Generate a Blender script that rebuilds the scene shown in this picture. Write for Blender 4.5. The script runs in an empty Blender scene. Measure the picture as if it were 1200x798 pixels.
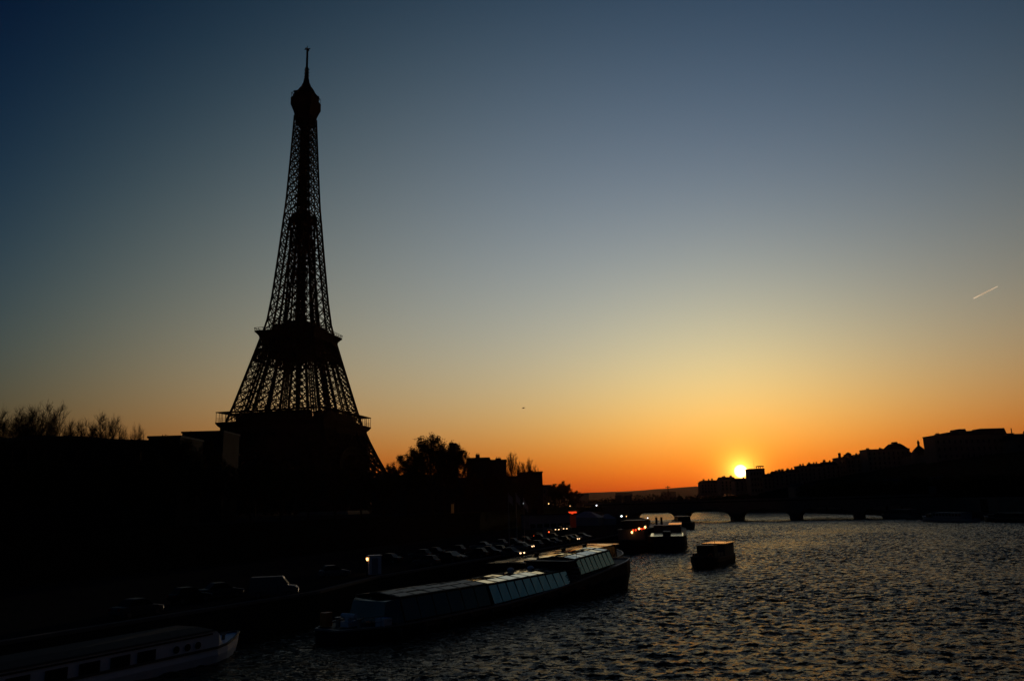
import bpy, math, random
import numpy as np
from mathutils import Vector, Matrix

# ------------------------------------------------------------------ camera, sky, sun, exposure
sc = bpy.context.scene
COL = sc.collection
F_PX, PITCH, ROLL, CAM_Z = 940.0, 0.202, -0.027, 11.0        # focal length for a 1200 px wide frame
_cp, _sp, _c, _s = math.cos(PITCH), math.sin(PITCH), math.cos(ROLL), math.sin(ROLL)
FW = Vector((0, _cp, _sp)); RT = Vector((_c, -_s * _sp, _s * _cp)); UP = Vector((-_s, -_c * _sp, _c * _cp))


def ray(x, y):
    return FW * F_PX + RT * (x - 600) - UP * (y - 399)


def at(x, y, Y):                       # survey helper: a sight line of the photo at forward distance Y (metres)
    d = ray(x, y); t = Y / d.y
    return Vector((d.x * t, Y, CAM_Z + d.z * t))


def ground(x, y, z=0.0):               # survey helper: where a sight line meets height z
    d = ray(x, y); t = (z - CAM_Z) / d.z
    return Vector((d.x * t, d.y * t, z))


cam = bpy.data.cameras.new('camera'); cam_o = bpy.data.objects.new('camera', cam); COL.objects.link(cam_o)
m = Matrix.Identity(4)
for i in range(3):
    m[i][0], m[i][1], m[i][2] = RT[i], UP[i], -FW[i]
m[2][3] = CAM_Z
cam_o.matrix_world = m
cam.sensor_width = 36; cam.lens = F_PX / 1200 * 36; cam.clip_start = 0.5; cam.clip_end = 80000
sc.camera = cam_o

SUN_EL, SUN_AZ = math.radians(1.834), math.radians(15.471)
SUN_DIR = Vector((math.sin(SUN_AZ) * math.cos(SUN_EL), math.cos(SUN_AZ) * math.cos(SUN_EL), math.sin(SUN_EL)))
SKY_STRENGTH = 0.1
HAZE_D = 4.5e-6
WAVE_SLOPE, WAVE_AMP = 2.0, 0.0076
# colour grading of the sky by elevation and by angle from the sun (natural log gains per channel)
SKY_K = [[-2.341, -2.004, -2.002], [-0.074, 0.631, 1.804], [-1.217, -1.104, -1.239], [9.293, 1.424, -4.654], [-26.911, -11.427, 1.863],
         [-10.524, -5.43, -3.265], [-1.758, -3.436, -4.709], [-0.11, -0.517, -0.866], [-2.154, -0.728, 0.524]]

world = bpy.data.worlds.new('World'); sc.world = world; world.use_nodes = True
nt = world.node_tree
nt.nodes.clear()
N = nt.nodes.new; Lk = nt.links.new


def wmath(op, a, b=None, clamp=False):
    n = N('ShaderNodeMath'); n.operation = op; n.use_clamp = clamp
    for i, v in enumerate((a, b)):
        if v is None: continue
        if isinstance(v, (int, float)): n.inputs[i].default_value = v
        else: Lk(v, n.inputs[i])
    return n.outputs[0]


def wvec(op, a, b, out=0):
    n = N('ShaderNodeVectorMath'); n.operation = op
    for i, v in enumerate((a, b)):
        if isinstance(v, (tuple, list, Vector)): n.inputs[i].default_value = tuple(v)
        else: Lk(v, n.inputs[i])
    return n.outputs[out]


tc = N('ShaderNodeTexCoord'); sky = N('ShaderNodeTexSky')
sky.sky_type = 'NISHITA'; sky.sun_disc = False
sky.sun_elevation = SUN_EL; sky.sun_rotation = SUN_AZ
sky.air_density = 1; sky.dust_density = 1; sky.ozone_density = 2
nrm = wvec('NORMALIZE', tc.outputs['Generated'], (0, 0, 0))
sep = N('ShaderNodeSeparateXYZ'); Lk(nrm, sep.inputs[0])
elev = wmath('MINIMUM', wmath('MAXIMUM', sep.outputs[2], 0.0), 0.58)
cosa = wvec('DOT_PRODUCT', nrm, SUN_DIR, 1)
side = wmath('MINIMUM', wmath('MAXIMUM', wvec('DOT_PRODUCT', nrm, (math.cos(SUN_AZ), -math.sin(SUN_AZ), 0), 1), -0.85), 0.55)
q = wmath('SUBTRACT', 1.0, wmath('MINIMUM', wmath('MAXIMUM', cosa, 0.56), 1.0))
terms = [None, elev, wmath('MULTIPLY', elev, elev), q, wmath('MULTIPLY', q, q), wmath('MULTIPLY', elev, q),
         wmath('POWER', math.e, wmath('MULTIPLY', elev, -1 / 0.06)), side, wmath('MULTIPLY', elev, side)]
acc = None
for k, t in zip(SKY_K, terms):
    if t is None:
        acc = tuple(v - math.log(SKY_STRENGTH) for v in k); continue
    cmb = N('ShaderNodeCombineXYZ')
    for i in range(3): Lk(t, cmb.inputs[i])
    acc = wvec('ADD', wvec('MULTIPLY', cmb.outputs[0], tuple(k)), acc)
sp = N('ShaderNodeSeparateXYZ'); Lk(acc, sp.inputs[0])
gain = N('ShaderNodeCombineXYZ')
for i in range(3): Lk(wmath('POWER', math.e, sp.outputs[i]), gain.inputs[i])
graded = wvec('MULTIPLY', sky.outputs[0], gain.outputs[0])
# the sun's disc with the aureole round it
ang = wmath('ARCCOSINE', wmath('MINIMUM', cosa, 1.0))
disc = wmath('MULTIPLY', wmath('SUBTRACT', 1.0, wmath('MULTIPLY', wmath('SUBTRACT', ang, math.radians(0.25)), 1 / math.radians(0.22)), True), 40.0)
aure = wmath('POWER', math.e, wmath('MULTIPLY', ang, -1 / math.radians(0.95)))
aure2 = wmath('POWER', math.e, wmath('MULTIPLY', ang, -1 / math.radians(0.5)))
v1 = wvec('MULTIPLY', tuple([0, 0, 0]), (0, 0, 0))
def spread(val, col):
    cmb = N('ShaderNodeCombineXYZ')
    for i in range(3): Lk(val, cmb.inputs[i])
    return wvec('MULTIPLY', cmb.outputs[0], col)
tot = wvec('ADD', graded, spread(disc, (1.0, 0.85, 0.55)))
tot = wvec('ADD', tot, spread(aure, (7.0, 4.6, 0.3)))
tot = wvec('ADD', tot, spread(aure2, (24.0, 16.0, 2.6)))
bg = N('ShaderNodeBackground'); bg.inputs[1].default_value = SKY_STRENGTH
Lk(tot, bg.inputs[0])
wo = N('ShaderNodeOutputWorld'); Lk(bg.outputs[0], wo.inputs[0])

sun = bpy.data.lights.new('sun_lamp', 'SUN'); sun_o = bpy.data.objects.new('sun_lamp', sun); COL.objects.link(sun_o)
sun.energy = 2.0; sun.angle = math.radians(0.5); sun.color = (1.0, 0.72, 0.45)
sun_o.rotation_mode = 'QUATERNION'; sun_o.rotation_quaternion = SUN_DIR.to_track_quat('Z', 'Y')
sc.view_settings.view_transform = 'Standard'; sc.view_settings.look = 'None'
sc.view_settings.exposure = 0.0; sc.view_settings.gamma = 1.0; sc.view_settings.use_curve_mapping = False
sc.render.engine = 'CYCLES'
sc.cycles.max_bounces = 6; sc.cycles.diffuse_bounces = 2; sc.cycles.glossy_bounces = 3; sc.cycles.transmission_bounces = 4
sc.cycles.caustics_reflective = False; sc.cycles.caustics_refractive = False
sc.cycles.sample_clamp_indirect = 4.0


# ------------------------------------------------------------------ materials
def mat(name, col, rough=0.7, metal=0.0, var=0.25, scale=2.0, bump=0.0, emit=None, estr=0.0, spec=0.5, alpha=None):
    mt = bpy.data.materials.new(name); mt.use_nodes = True
    t = mt.node_tree; b = t.nodes['Principled BSDF']
    b.inputs['Roughness'].default_value = rough; b.inputs['Metallic'].default_value = metal
    b.inputs['Specular IOR Level'].default_value = spec
    g = t.nodes.new('ShaderNodeTexCoord'); nz = t.nodes.new('ShaderNodeTexNoise')
    nz.inputs['Scale'].default_value = scale; nz.inputs['Detail'].default_value = 6
    t.links.new(g.outputs['Object'], nz.inputs['Vector'])
    mx = t.nodes.new('ShaderNodeMix'); mx.data_type = 'RGBA'
    mx.inputs[6].default_value = (*[c * (1 - var) for c in col], 1); mx.inputs[7].default_value = (*[min(1, c * (1 + var)) for c in col], 1)
    t.links.new(nz.outputs['Fac'], mx.inputs[0]); t.links.new(mx.outputs[2], b.inputs['Base Color'])
    if bump:
        bp = t.nodes.new('ShaderNodeBump'); bp.inputs['Strength'].default_value = bump; bp.inputs['Distance'].default_value = 0.05
        t.links.new(nz.outputs['Fac'], bp.inputs['Height']); t.links.new(bp.outputs[0], b.inputs['Normal'])
    if emit:
        b.inputs['Emission Color'].default_value = (*emit, 1); b.inputs['Emission Strength'].default_value = estr
    return mt


M = {
    'embank': mat('dark_wall_stone', (0.018, 0.019, 0.015), 0.95, 0, 0.5, 0.4, 0.3, spec=0.0),  # near black stone, picked so the retaining wall renders dark
    'coated': mat('coated_glass', (0.66, 0.68, 0.52), 0.07, 1.0, 0.06, 0.8),
    'vanpaint': mat('van_paint', (0.10, 0.10, 0.10), 0.5, 0, 0.1, 1, spec=0.2),
    'tanroof': mat('tan_metal_roof', (0.5, 0.44, 0.33), 0.2, 1.0, 0.2, 1.5),
    'halfglass': mat('dim_roof_glass', (0.03, 0.03, 0.027), 0.45, 0.0, 0.4, 0.5, spec=0.35),
    'redtail': mat('lit_tail_light', (0.5, 0.05, 0.02), 0.5, emit=(1, 0.09, 0.02), estr=6),
    'carglass': mat('car_glass', (0.006, 0.006, 0.007), 0.35, 0, 0.2, 2, spec=0.06),
    'hullmid': mat('mid_grey_hull_paint', (0.2, 0.2, 0.21), 0.6, 0, 0.2, 1.0, spec=0.1),  # mid grey, picked so the white cruise boat renders less bright
    'glowglass': mat('sky_glow_tinted_glass', (0.95, 0.86, 0.55), 0.16, 1.0, 0.06, 0.8),  # warm tint paints in the sky glow that these panes reflect
    'coatedroof': mat('coated_roof_glass', (0.70, 0.64, 0.45), 0.05, 1.0, 0.06, 0.8),
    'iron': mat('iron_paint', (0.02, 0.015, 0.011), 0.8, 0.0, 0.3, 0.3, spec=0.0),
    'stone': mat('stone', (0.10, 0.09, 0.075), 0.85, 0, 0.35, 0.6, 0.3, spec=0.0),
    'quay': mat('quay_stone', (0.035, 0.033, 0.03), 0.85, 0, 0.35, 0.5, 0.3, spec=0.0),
    'asphalt': mat('asphalt', (0.02, 0.02, 0.02), 0.8, 0, 0.3, 0.8, 0.2, spec=0.0),
    'kerb': mat('coping_stone', (0.13, 0.12, 0.11), 0.75, 0, 0.3, 1.5, 0.2, spec=0.0),
    'earth': mat('hill_ground', (0.02, 0.022, 0.014), 0.95, 0, 0.4, 0.05, spec=0.0),
    'far': mat('wooded_hills', (0.05, 0.05, 0.035), 0.95, 0, 0.4, 0.01, spec=0.0),
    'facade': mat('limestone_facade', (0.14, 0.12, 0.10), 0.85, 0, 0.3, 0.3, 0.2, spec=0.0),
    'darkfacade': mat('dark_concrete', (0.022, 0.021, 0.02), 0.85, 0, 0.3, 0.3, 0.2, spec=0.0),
    'zinc': mat('zinc_roof', (0.035, 0.037, 0.04), 0.8, 0, 0.3, 0.4, spec=0.0),
    'brick': mat('chimney_brick', (0.06, 0.03, 0.02), 0.9, 0, 0.4, 2, spec=0.0),
    'pane': mat('dark_window_glass', (0.012, 0.013, 0.015), 0.3, 0, 0.2, 2, spec=0.08),
    'bark': mat('bark', (0.03, 0.024, 0.018), 0.95, 0, 0.4, 3, 0.3, spec=0.0),
    'leaf': mat('winter_leaves', (0.045, 0.04, 0.015), 0.9, 0, 0.5, 0.8, spec=0.0),
    'wood': mat('distant_wood', (0.03, 0.028, 0.02), 0.95, 0, 0.4, 0.2, spec=0.0),
    'hull': mat('navy_hull_paint', (0.012, 0.014, 0.018), 0.6, 0, 0.3, 1.0, spec=0.15),
    'hullw': mat('pale_hull_paint', (0.7, 0.7, 0.72), 0.5, 0, 0.2, 1.0),
    'hullg': mat('grey_hull_paint', (0.05, 0.05, 0.05), 0.6, 0, 0.3, 1.0),
    'deck': mat('deck_paint', (0.045, 0.043, 0.04), 0.8, 0, 0.3, 2.0, spec=0.1),
    'blind': mat('pale_side_panels', (0.66, 0.80, 0.62), 0.4, 0, 0.12, 0.8),
    'roofglass': mat('roof_glass', (0.05, 0.05, 0.05), 0.04, 0.0, 0.1, 1.0, spec=1.0),
    'smoked': mat('smoked_glass', (0.07, 0.085, 0.08), 0.14, 0.9, 0.3, 0.5),
    'frame': mat('dark_frame', (0.014, 0.014, 0.016), 0.6, 0, 0.2, 3, spec=0.15),
    'steel': mat('galvanised_steel', (0.22, 0.22, 0.23), 0.45, 0.6, 0.2, 3),
    'white': mat('white_paint', (0.6, 0.6, 0.6), 0.5, 0, 0.12, 1.5),
    'canvas': mat('tent_canvas', (0.22, 0.23, 0.25), 0.8, 0, 0.15, 0.6),
    'orange': mat('orange_plastic', (0.6, 0.16, 0.03), 0.5, 0, 0.2, 3),
    'tyre': mat('rubber', (0.012, 0.012, 0.012), 0.85, 0, 0.2, 5),
    'rim': mat('wheel_rim', (0.1, 0.1, 0.1), 0.5, 0.5, 0.2, 5),
    'lampglass': mat('headlight_glass', (0.5, 0.5, 0.5), 0.1, 0, 0.1, 3),
    'redglass': mat('tail_light_glass', (0.25, 0.01, 0.01), 0.2, 0, 0.1, 3),
    'cargrey': mat('car_paint_grey', (0.05, 0.052, 0.055), 0.45, 0.0, 0.1, 1, spec=0.07),
    'carblack': mat('car_paint_black', (0.012, 0.012, 0.013), 0.45, 0, 0.1, 1, spec=0.07),
    'carsilver': mat('car_paint_silver', (0.13, 0.13, 0.135), 0.45, 0.1, 0.1, 1, spec=0.1),
    'carred': mat('car_paint_dark_red', (0.06, 0.01, 0.01), 0.45, 0, 0.1, 1, spec=0.07),
    'sunsetroof': mat('sunset_tinted_roof', (0.55, 0.22, 0.12), 0.18, 1.0, 0.25, 1.5),  # orange base colour stands in for the sunset reflected off the roof
    'flag': mat('flag_cloth', (0.2, 0.2, 0.21), 0.9, 0, 0.2, 1),
    'warm': mat('lit_lamp_warm', (0.8, 0.6, 0.4), 0.5, emit=(1, 0.55, 0.2), estr=2.2),
    'cool': mat('lit_lamp_white', (0.8, 0.8, 0.8), 0.5, emit=(0.85, 0.92, 1), estr=2.6),
    'hot': mat('lit_lamp_amber', (0.8, 0.5, 0.3), 0.5, emit=(1, 0.42, 0.12), estr=7),
    'red': mat('lit_red', (0.5, 0.05, 0.02), 0.5, emit=(1, 0.07, 0.015), estr=1.3),
    'neonlit': mat('neon_lit_wall', (0.06, 0.015, 0.01), 0.8, emit=(1, 0.10, 0.03), estr=0.010),  # weak emission in the wall stands for the neon's red light on it
    'dimlit': mat('dim_lit_window', (0.3, 0.15, 0.05), 0.6, emit=(1, 0.4, 0.08), estr=0.014),
    'head': mat('lit_headlight', (0.8, 0.8, 0.8), 0.4, emit=(1, 0.6, 0.3), estr=3.2),
    'bird': mat('feathers', (0.06, 0.055, 0.05), 0.9, 0, 0.3, 5),
}


# ------------------------------------------------------------------ mesh helpers
class MB:
    def __init__(self): self.v = []; self.f = []

    def add(self, vs, fs):
        o = len(self.v); self.v += [tuple(p) for p in vs]; self.f += [tuple(i + o for i in f) for f in fs]

    def box(self, x0, y0, z0, x1, y1, z1):
        self.add([(x0, y0, z0), (x1, y0, z0), (x1, y1, z0), (x0, y1, z0), (x0, y0, z1), (x1, y0, z1), (x1, y1, z1), (x0, y1, z1)],
                 [(0, 3, 2, 1), (4, 5, 6, 7), (0, 1, 5, 4), (1, 2, 6, 5), (2, 3, 7, 6), (3, 0, 4, 7)])

    def beam(self, a, b, w, w2=None, n=4):
        a = Vector(a); b = Vector(b); d = b - a
        if d.length < 1e-6: return
        d.normalize(); w2 = w if w2 is None else w2
        u = d.cross(Vector((0, 0, 1)));
        if u.length < 0.05: u = d.cross(Vector((1, 0, 0)))
        u.normalize(); v = d.cross(u)
        vs = []
        for p, r in ((a, w / 2), (b, w2 / 2)):
            for k in range(n):
                t = 2 * math.pi * (k + 0.5) / n; r2 = r * (1.414 if n == 4 else 1)
                vs.append(p + u * math.cos(t) * r2 + v * math.sin(t) * r2)
        fs = [(k, (k + 1) % n, n + (k + 1) % n, n + k) for k in range(n)] + [tuple(range(n))[::-1], tuple(range(n, 2 * n))]
        self.add(vs, fs)

    def lathe(self, prof, n=12, cx=0, cy=0):
        vs = []; fs = []
        for r, z in prof:
            for k in range(n):
                t = 2 * math.pi * k / n; vs.append((cx + r * math.cos(t), cy + r * math.sin(t), z))
        for i in range(len(prof) - 1):
            for k in range(n):
                fs.append((i * n + k, i * n + (k + 1) % n, (i + 1) * n + (k + 1) % n, (i + 1) * n + k))
        fs += [tuple(range(n))[::-1], tuple(range((len(prof) - 1) * n, len(prof) * n))]
        self.add(vs, fs)

    def prism(self, pts, z0, z1):           # horizontal polygon (counter-clockwise) extruded upwards
        n = len(pts)
        self.add([(p[0], p[1], z0) for p in pts] + [(p[0], p[1], z1) for p in pts],
                 [tuple(range(n))[::-1], tuple(range(n, 2 * n))] + [(k, (k + 1) % n, n + (k + 1) % n, n + k) for k in range(n)])

    def loft(self, rings, close=True, caps=True):
        n = len(rings[0]); vs = [p for r in rings for p in r]; fs = []
        for i in range(len(rings) - 1):
            for k in range(n if close else n - 1):
                fs.append((i * n + k, i * n + (k + 1) % n, (i + 1) * n + (k + 1) % n, (i + 1) * n + k))
        if caps: fs += [tuple(range(n))[::-1], tuple(range((len(rings) - 1) * n, len(rings) * n))]
        self.add(vs, fs)

    def build(self, name, material, parent=None, loc=None, smooth=False, kind=None):
        me = bpy.data.meshes.new(name); me.from_pydata(self.v, [], self.f); me.update()
        if smooth: me.polygons.foreach_set('use_smooth', [True] * len(me.polygons))
        me.materials.append(material)
        return link(name, me, parent, loc, kind)


def link(name, me, parent=None, loc=None, kind=None):
    o = bpy.data.objects.new(name, me); COL.objects.link(o)
    if parent: o.parent = parent
    if loc: o.location = loc
    if kind: o['kind'] = kind
    return o


def tag(o, label, cat, group=None):
    o['label'] = label; o['category'] = cat
    if group: o['group'] = group
    return o


def thing(name, label, cat, loc=(0, 0, 0), rz=0.0, group=None):
    o = bpy.data.objects.new(name, None); COL.objects.link(o); o.empty_display_size = 0.5
    o.location = loc; o.rotation_euler = (0, 0, rz)
    return tag(o, label, cat, group)


def dup(root, loc, rz=0.0, label=None, scale=1.0):
    def cp(o, par):
        c = o.copy(); COL.objects.link(c)
        if par: c.parent = par
        for ch in o.children: cp(ch, c)
        return c
    r = cp(root, None); r.location = loc; r.rotation_euler = (0, 0, rz); r.scale = (scale,) * 3 if not isinstance(scale, tuple) else scale
    if label: r['label'] = label
    return r


def repaint(o, material):                 # a colour of its own for one copied part
    o.material_slots[0].link = 'OBJECT'; o.material_slots[0].material = material


def kid(o, name): return [c for c in o.children if c.name.split('.')[0] == name]


ORD = 'first second third fourth fifth sixth seventh eighth ninth tenth eleventh twelfth thirteenth fourteenth fifteenth sixteenth seventeenth eighteenth nineteenth twentieth'.split()

# ------------------------------------------------------------------ setting: water, banks, hills
LEFT_EDGE = [(-98, -80), (-57, 10), (-36.8, 52), (-28.0, 69.5), (-20.6, 84), (-17.4, 100), (11, 168), (40, 250), (56, 350), (67, 468), (74, 620), (66, 800)]
LEFT_WALL = [(-140, -80), (-100, 10), (-79, 52), (-73, 69.5), (-66, 90), (-60, 110), (-33, 180), (-12, 250), (6, 350), (30, 468), (44, 620), (50, 800)]
RIGHT_EDGE = [(212, -80), (202, 100), (196, 200), (192, 300), (190, 340), (197, 398), (204, 480), (205, 600), (190, 800)]


def water():
    rng = np.random.default_rng(3)
    comps = []
    for i in range(64):
        lam = 0.6 * 10 ** (rng.random() * 0.85); th = -0.25 + rng.normal() * 0.75 + math.pi / 2
        comps.append((lam, th, WAVE_AMP * lam ** 0.72 * rng.uniform(0.6, 1.4), rng.random() * 6.28))

    def height(X, Y, lmin):
        Z = np.zeros_like(X)
        for i, (lam, th, a, ph) in enumerate(comps):
            if lam < lmin: continue
            p = 2 * math.pi / lam * (X * math.cos(th) + Y * math.sin(th)) + ph + 0.5 * np.sin(X * 0.05 + i) + 0.5 * np.sin(Y * 0.07 + 2 * i)
            Z += a * (np.sin(p) + 0.25 * np.sin(2 * p + 0.6))
        # gusts: patches of rougher and calmer water
        Z *= 0.78 + 0.26 * np.sin(X * 0.045 + Y * 0.02 + 1) * np.sin(Y * 0.06 - X * 0.015) + 0.15 * np.sin(X * 0.16 - Y * 0.09)
        # bow waves and wake of the small tour boat
        cx, cy, hx, hy = 29.0, 134.0, 0.45, 0.89
        s = (X - cx) * hx + (Y - cy) * hy; d = (X - cx) * hy - (Y - cy) * hx
        for sg in (-1, 1):
            Z += np.where(s > 0, 0.13 * np.exp(-s / 45) * np.exp(-((d * sg - 2.2 - s * 0.33) / (1.0 + s * 0.05)) ** 2) * np.sin(d * 3 + s * 0.8), 0)
        return Z
    verts, quads, off = [], [], 0
    for x0, x1, dx, y0, y1, dy, lmin in ((-75, 100, .34, 26, 110, .25, 0), (-50, 190, .34, 110, 250, .22, .75), (-10, 226, .5, 250, 480, .36, 1.0), (20, 226, 1.5, 480, 830, 1.2, 3.0)):
        X, Y = np.meshgrid(np.arange(x0, x1 + dx, dx), np.arange(y0, y1 + dy * .5, dy)); Y[-1] = y1
        ny, nx = X.shape
        verts.append(np.stack([X, Y, height(X, Y, lmin)], -1).reshape(-1, 3).astype(np.float32))
        idx = np.arange(nx * ny).reshape(ny, nx) + off; off += nx * ny
        quads.append(np.stack([idx[:-1, :-1], idx[:-1, 1:], idx[1:, 1:], idx[1:, :-1]], -1).reshape(-1, 4).astype(np.int32))
    co = np.concatenate(verts); quads = np.concatenate(quads)
    me = bpy.data.meshes.new('water'); me.vertices.add(len(co)); me.vertices.foreach_set('co', co.ravel())
    me.loops.add(quads.size); me.loops.foreach_set('vertex_index', quads.ravel())
    me.polygons.add(len(quads)); me.polygons.foreach_set('loop_start', np.arange(len(quads), dtype=np.int32) * 4)
    me.polygons.foreach_set('use_smooth', np.ones(len(quads), dtype=bool))
    me.update(calc_edges=True)
    mt = bpy.data.materials.new('river_water'); mt.use_nodes = True
    t = mt.node_tree; b = t.nodes['Principled BSDF']
    b.inputs['Base Color'].default_value = (0.026, 0.021, 0.013, 1); b.inputs['Specular IOR Level'].default_value = 0.05; b.inputs['Roughness'].default_value = 0.14; b.inputs['IOR'].default_value = 1.333
    g_ = t.nodes.new('ShaderNodeTexCoord'); mp = t.nodes.new('ShaderNodeMapping'); mp.inputs['Scale'].default_value = (0.55, 1.0, 1.0)
    t.links.new(g_.outputs['Object'], mp.inputs[0])
    n1 = t.nodes.new('ShaderNodeTexNoise'); n1.inputs['Scale'].default_value = 2.4; n1.inputs['Detail'].default_value = 4
    t.links.new(mp.outputs[0], n1.inputs['Vector'])
    geo = t.nodes.new('ShaderNodeNewGeometry'); prev = geo.outputs['Normal']
    for sc_, k_, node in ((2.6, 1.25, n1), (9.0, 0.7, None)):
        if node is None:
            node = t.nodes.new('ShaderNodeTexNoise'); node.inputs['Detail'].default_value = 3; t.links.new(mp.outputs[0], node.inputs['Vector'])
        node.inputs['Scale'].default_value = sc_
        sb = t.nodes.new('ShaderNodeVectorMath'); sb.operation = 'SUBTRACT'; sb.inputs[1].default_value = (.5, .5, .5); t.links.new(node.outputs['Color'], sb.inputs[0])
        ml = t.nodes.new('ShaderNodeVectorMath'); ml.operation = 'MULTIPLY'; ml.inputs[1].default_value = (k_ * WAVE_SLOPE, k_ * WAVE_SLOPE, 0); t.links.new(sb.outputs[0], ml.inputs[0])
        ad = t.nodes.new('ShaderNodeVectorMath'); ad.operation = 'ADD'; t.links.new(prev, ad.inputs[0]); t.links.new(ml.outputs[0], ad.inputs[1]); prev = ad.outputs[0]
    nm = t.nodes.new('ShaderNodeVectorMath'); nm.operation = 'NORMALIZE'; t.links.new(prev, nm.inputs[0]); t.links.new(nm.outputs[0], b.inputs['Normal'])
    me.materials.append(mt)
    link('water', me, kind='structure')
    return mt


water()


def strip(name, left, right, z, material, thick=4.0):
    b = MB(); rings = []
    for (lx, ly), (rx, ry) in zip(left, right):
        rings.append([(lx, ly, z), (rx, ry, z), (rx, ry, z - thick), (lx, ly, z - thick)])
    b.loft(rings)
    return b.build(name, material, kind='structure')


# a base under everything, out to the horizon
b = MB(); b.add([(-6000, -600, -3), (6500, -600, -3), (6500, 9400, -3), (-6000, 9400, -3)], [(0, 1, 2, 3)])
b.build('ground', M['earth'], kind='structure')
strip('lower_quay', LEFT_WALL, LEFT_EDGE, 2.8, M['asphalt'], 5)
far_left = [(-3000, y) for x, y in LEFT_WALL]
strip('left_bank_street', far_left, [(x - 1.2, y) for x, y in LEFT_WALL], 8.4, M['asphalt'], 11)
strip('right_bank_quay', RIGHT_EDGE, [(x + 9, y) for x, y in RIGHT_EDGE], 2.6, M['quay'], 5)
b = MB(); b.box(-3000, 800, -3, 3000, 3200, 6.5); b.build('far_bank', M['earth'], kind='structure')

# right bank: street level, then the slope of the hill up to its ridge
RIDGE = [(690, 597, 1650, 8), (822, 586, 900, 11), (845, 585, 760, 13), (862, 583.6, 720, 14), (900, 582, 700, 17), (960, 580, 690, 25), (1010, 579, 700, 31),
         (1060, 578, 640, 33), (1100, 577, 580, 34), (1200, 575, 520, 36), (1300, 572, 480, 37), (1500, 566, 420, 38)]
ridge = []
for px, py, Y, z in RIDGE:
    p = at(px, py, Y); ridge.append(Vector((p.x, p.y, z)))
foot = [Vector(p) for p in [(150, 1500, 6.5), (205, 880, 7), (196, 730, 7.5), (206, 690, 8), (226, 640, 8), (233, 580, 8), (228, 520, 8), (222, 470, 8), (211, 420, 8), (200, 350, 8), (202, 300, 8), (216, 60, 8)]]
b = MB(); rows = []
for i in range(7):
    t = i / 6; s = t * t * (3 - 2 * t)
    rows.append([(f.x + (r.x - f.x) * t, f.y + (r.y - f.y) * t, f.z + (r.z - f.z) * s) for f, r in zip(foot, ridge)])
rows.append([(r.x * 1.35 + 80, r.y * 1.3, r.z + 1) for r in ridge])
rows.append([(r.x * 2.2 + 400, r.y * 1.9, 5) for r in ridge])
rows.insert(0, [(f.x, f.y, -2) for f in foot])
n = len(ridge); vs = [p for r in rows for p in r]
b.add(vs, [(i * n + k, i * n + k + 1, (i + 1) * n + k + 1, (i + 1) * n + k) for i in range(len(rows) - 1) for k in range(n - 1)])
b.build('hill', M['earth'], kind='structure')

# wooded hills on the horizon
rng = random.Random(5)
b = MB(); rows = [[], [], []]
for i in range(121):
    t = i / 120; x = -4600 + 9800 * t
    bump = 14 * math.sin(t * 9 + 1) + 7 * math.sin(t * 23) + 3 * math.sin(t * 61 + 2) + rng.uniform(-1.5, 1.5)
    y = 6000 + 300 * math.sin(t * 5)
    rows[0].append((x, y - 900, -2)); rows[1].append((x, y, 96 + bump)); rows[2].append((x, y + 2500, -2))
n = 121; b.add([p for r in rows for p in r], [(i * n + k, i * n + k + 1, (i + 1) * n + k + 1, (i + 1) * n + k) for i in range(2) for k in range(n - 1)])
b.build('far_hills', M['far'], kind='structure')


def wall_thing(name, label, line, z0, z1, th, material, cope=True):
    o = thing(name, label, 'wall', (0, 0, 0))
    b = MB(); b.loft([[(x, y, z0), (x + th, y, z0), (x + th, y, z1), (x, y, z1)] for x, y in line]); b.build('masonry', material, o)
    if cope:
        b = MB(); b.loft([[(x - 0.1, y, z1 + 0.003), (x + th + 0.14, y, z1 + 0.003), (x + th + 0.14, y, z1 + 0.26), (x - 0.1, y, z1 + 0.26)] for x, y in line]); b.build('coping', M['kerb'], o)
    return o


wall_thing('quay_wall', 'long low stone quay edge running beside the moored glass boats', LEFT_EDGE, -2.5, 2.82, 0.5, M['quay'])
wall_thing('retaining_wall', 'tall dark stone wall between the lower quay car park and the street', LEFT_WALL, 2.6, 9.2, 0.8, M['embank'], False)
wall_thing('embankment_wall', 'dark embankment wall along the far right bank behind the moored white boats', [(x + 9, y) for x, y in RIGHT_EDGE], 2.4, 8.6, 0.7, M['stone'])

# evening haze
b = MB(); b.box(-6400, -900, -4, 6900, 9800, 345); hz = bpy.data.materials.new('haze_air'); hz.use_nodes = True; ht = hz.node_tree; ht.nodes.clear()
ho = ht.nodes.new('ShaderNodeOutputMaterial'); hv = ht.nodes.new('ShaderNodeVolumePrincipled')
hv.inputs['Color'].default_value = (.95, .5, .3, 1); hv.inputs['Density'].default_value = HAZE_D; hv.inputs['Anisotropy'].default_value = 0.6
ht.links.new(hv.outputs[0], ho.inputs['Volume'])
o = b.build('haze', hz, kind='stuff'); tag(o, 'thin evening haze over the river and the far hills', 'haze')
sc.cycles.volume_bounces = 0

# ------------------------------------------------------------------ the tower
TW = thing('lattice_tower', 'tall dark iron lattice tower with two wide platforms, a domed top and a mast', 'tower', (-137.3, 507.1, 6.3), -0.213)
ZW = [0, 10, 21, 34, 46, 57.6, 67.5, 79, 100.5, 115.7, 122, 140, 170, 206, 235, 267, 278]
WW = [61, 52.5, 46, 40, 35, 31, 28.2, 25.4, 20.2, 16.6, 15.1, 13.1, 10.7, 8.1, 6.75, 5.4, 5.1]
LZ = [0, 57.6, 80, 100, 115.7, 122, 150, 175, 200]
LW = [25, 15.5, 13, 11, 9.6, 8.6, 7.6, 7.6, 8.2]
wo_ = lambda z: float(np.interp(z, ZW, WW)); lw_ = lambda z: float(np.interp(z, LZ, LW))


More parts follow.
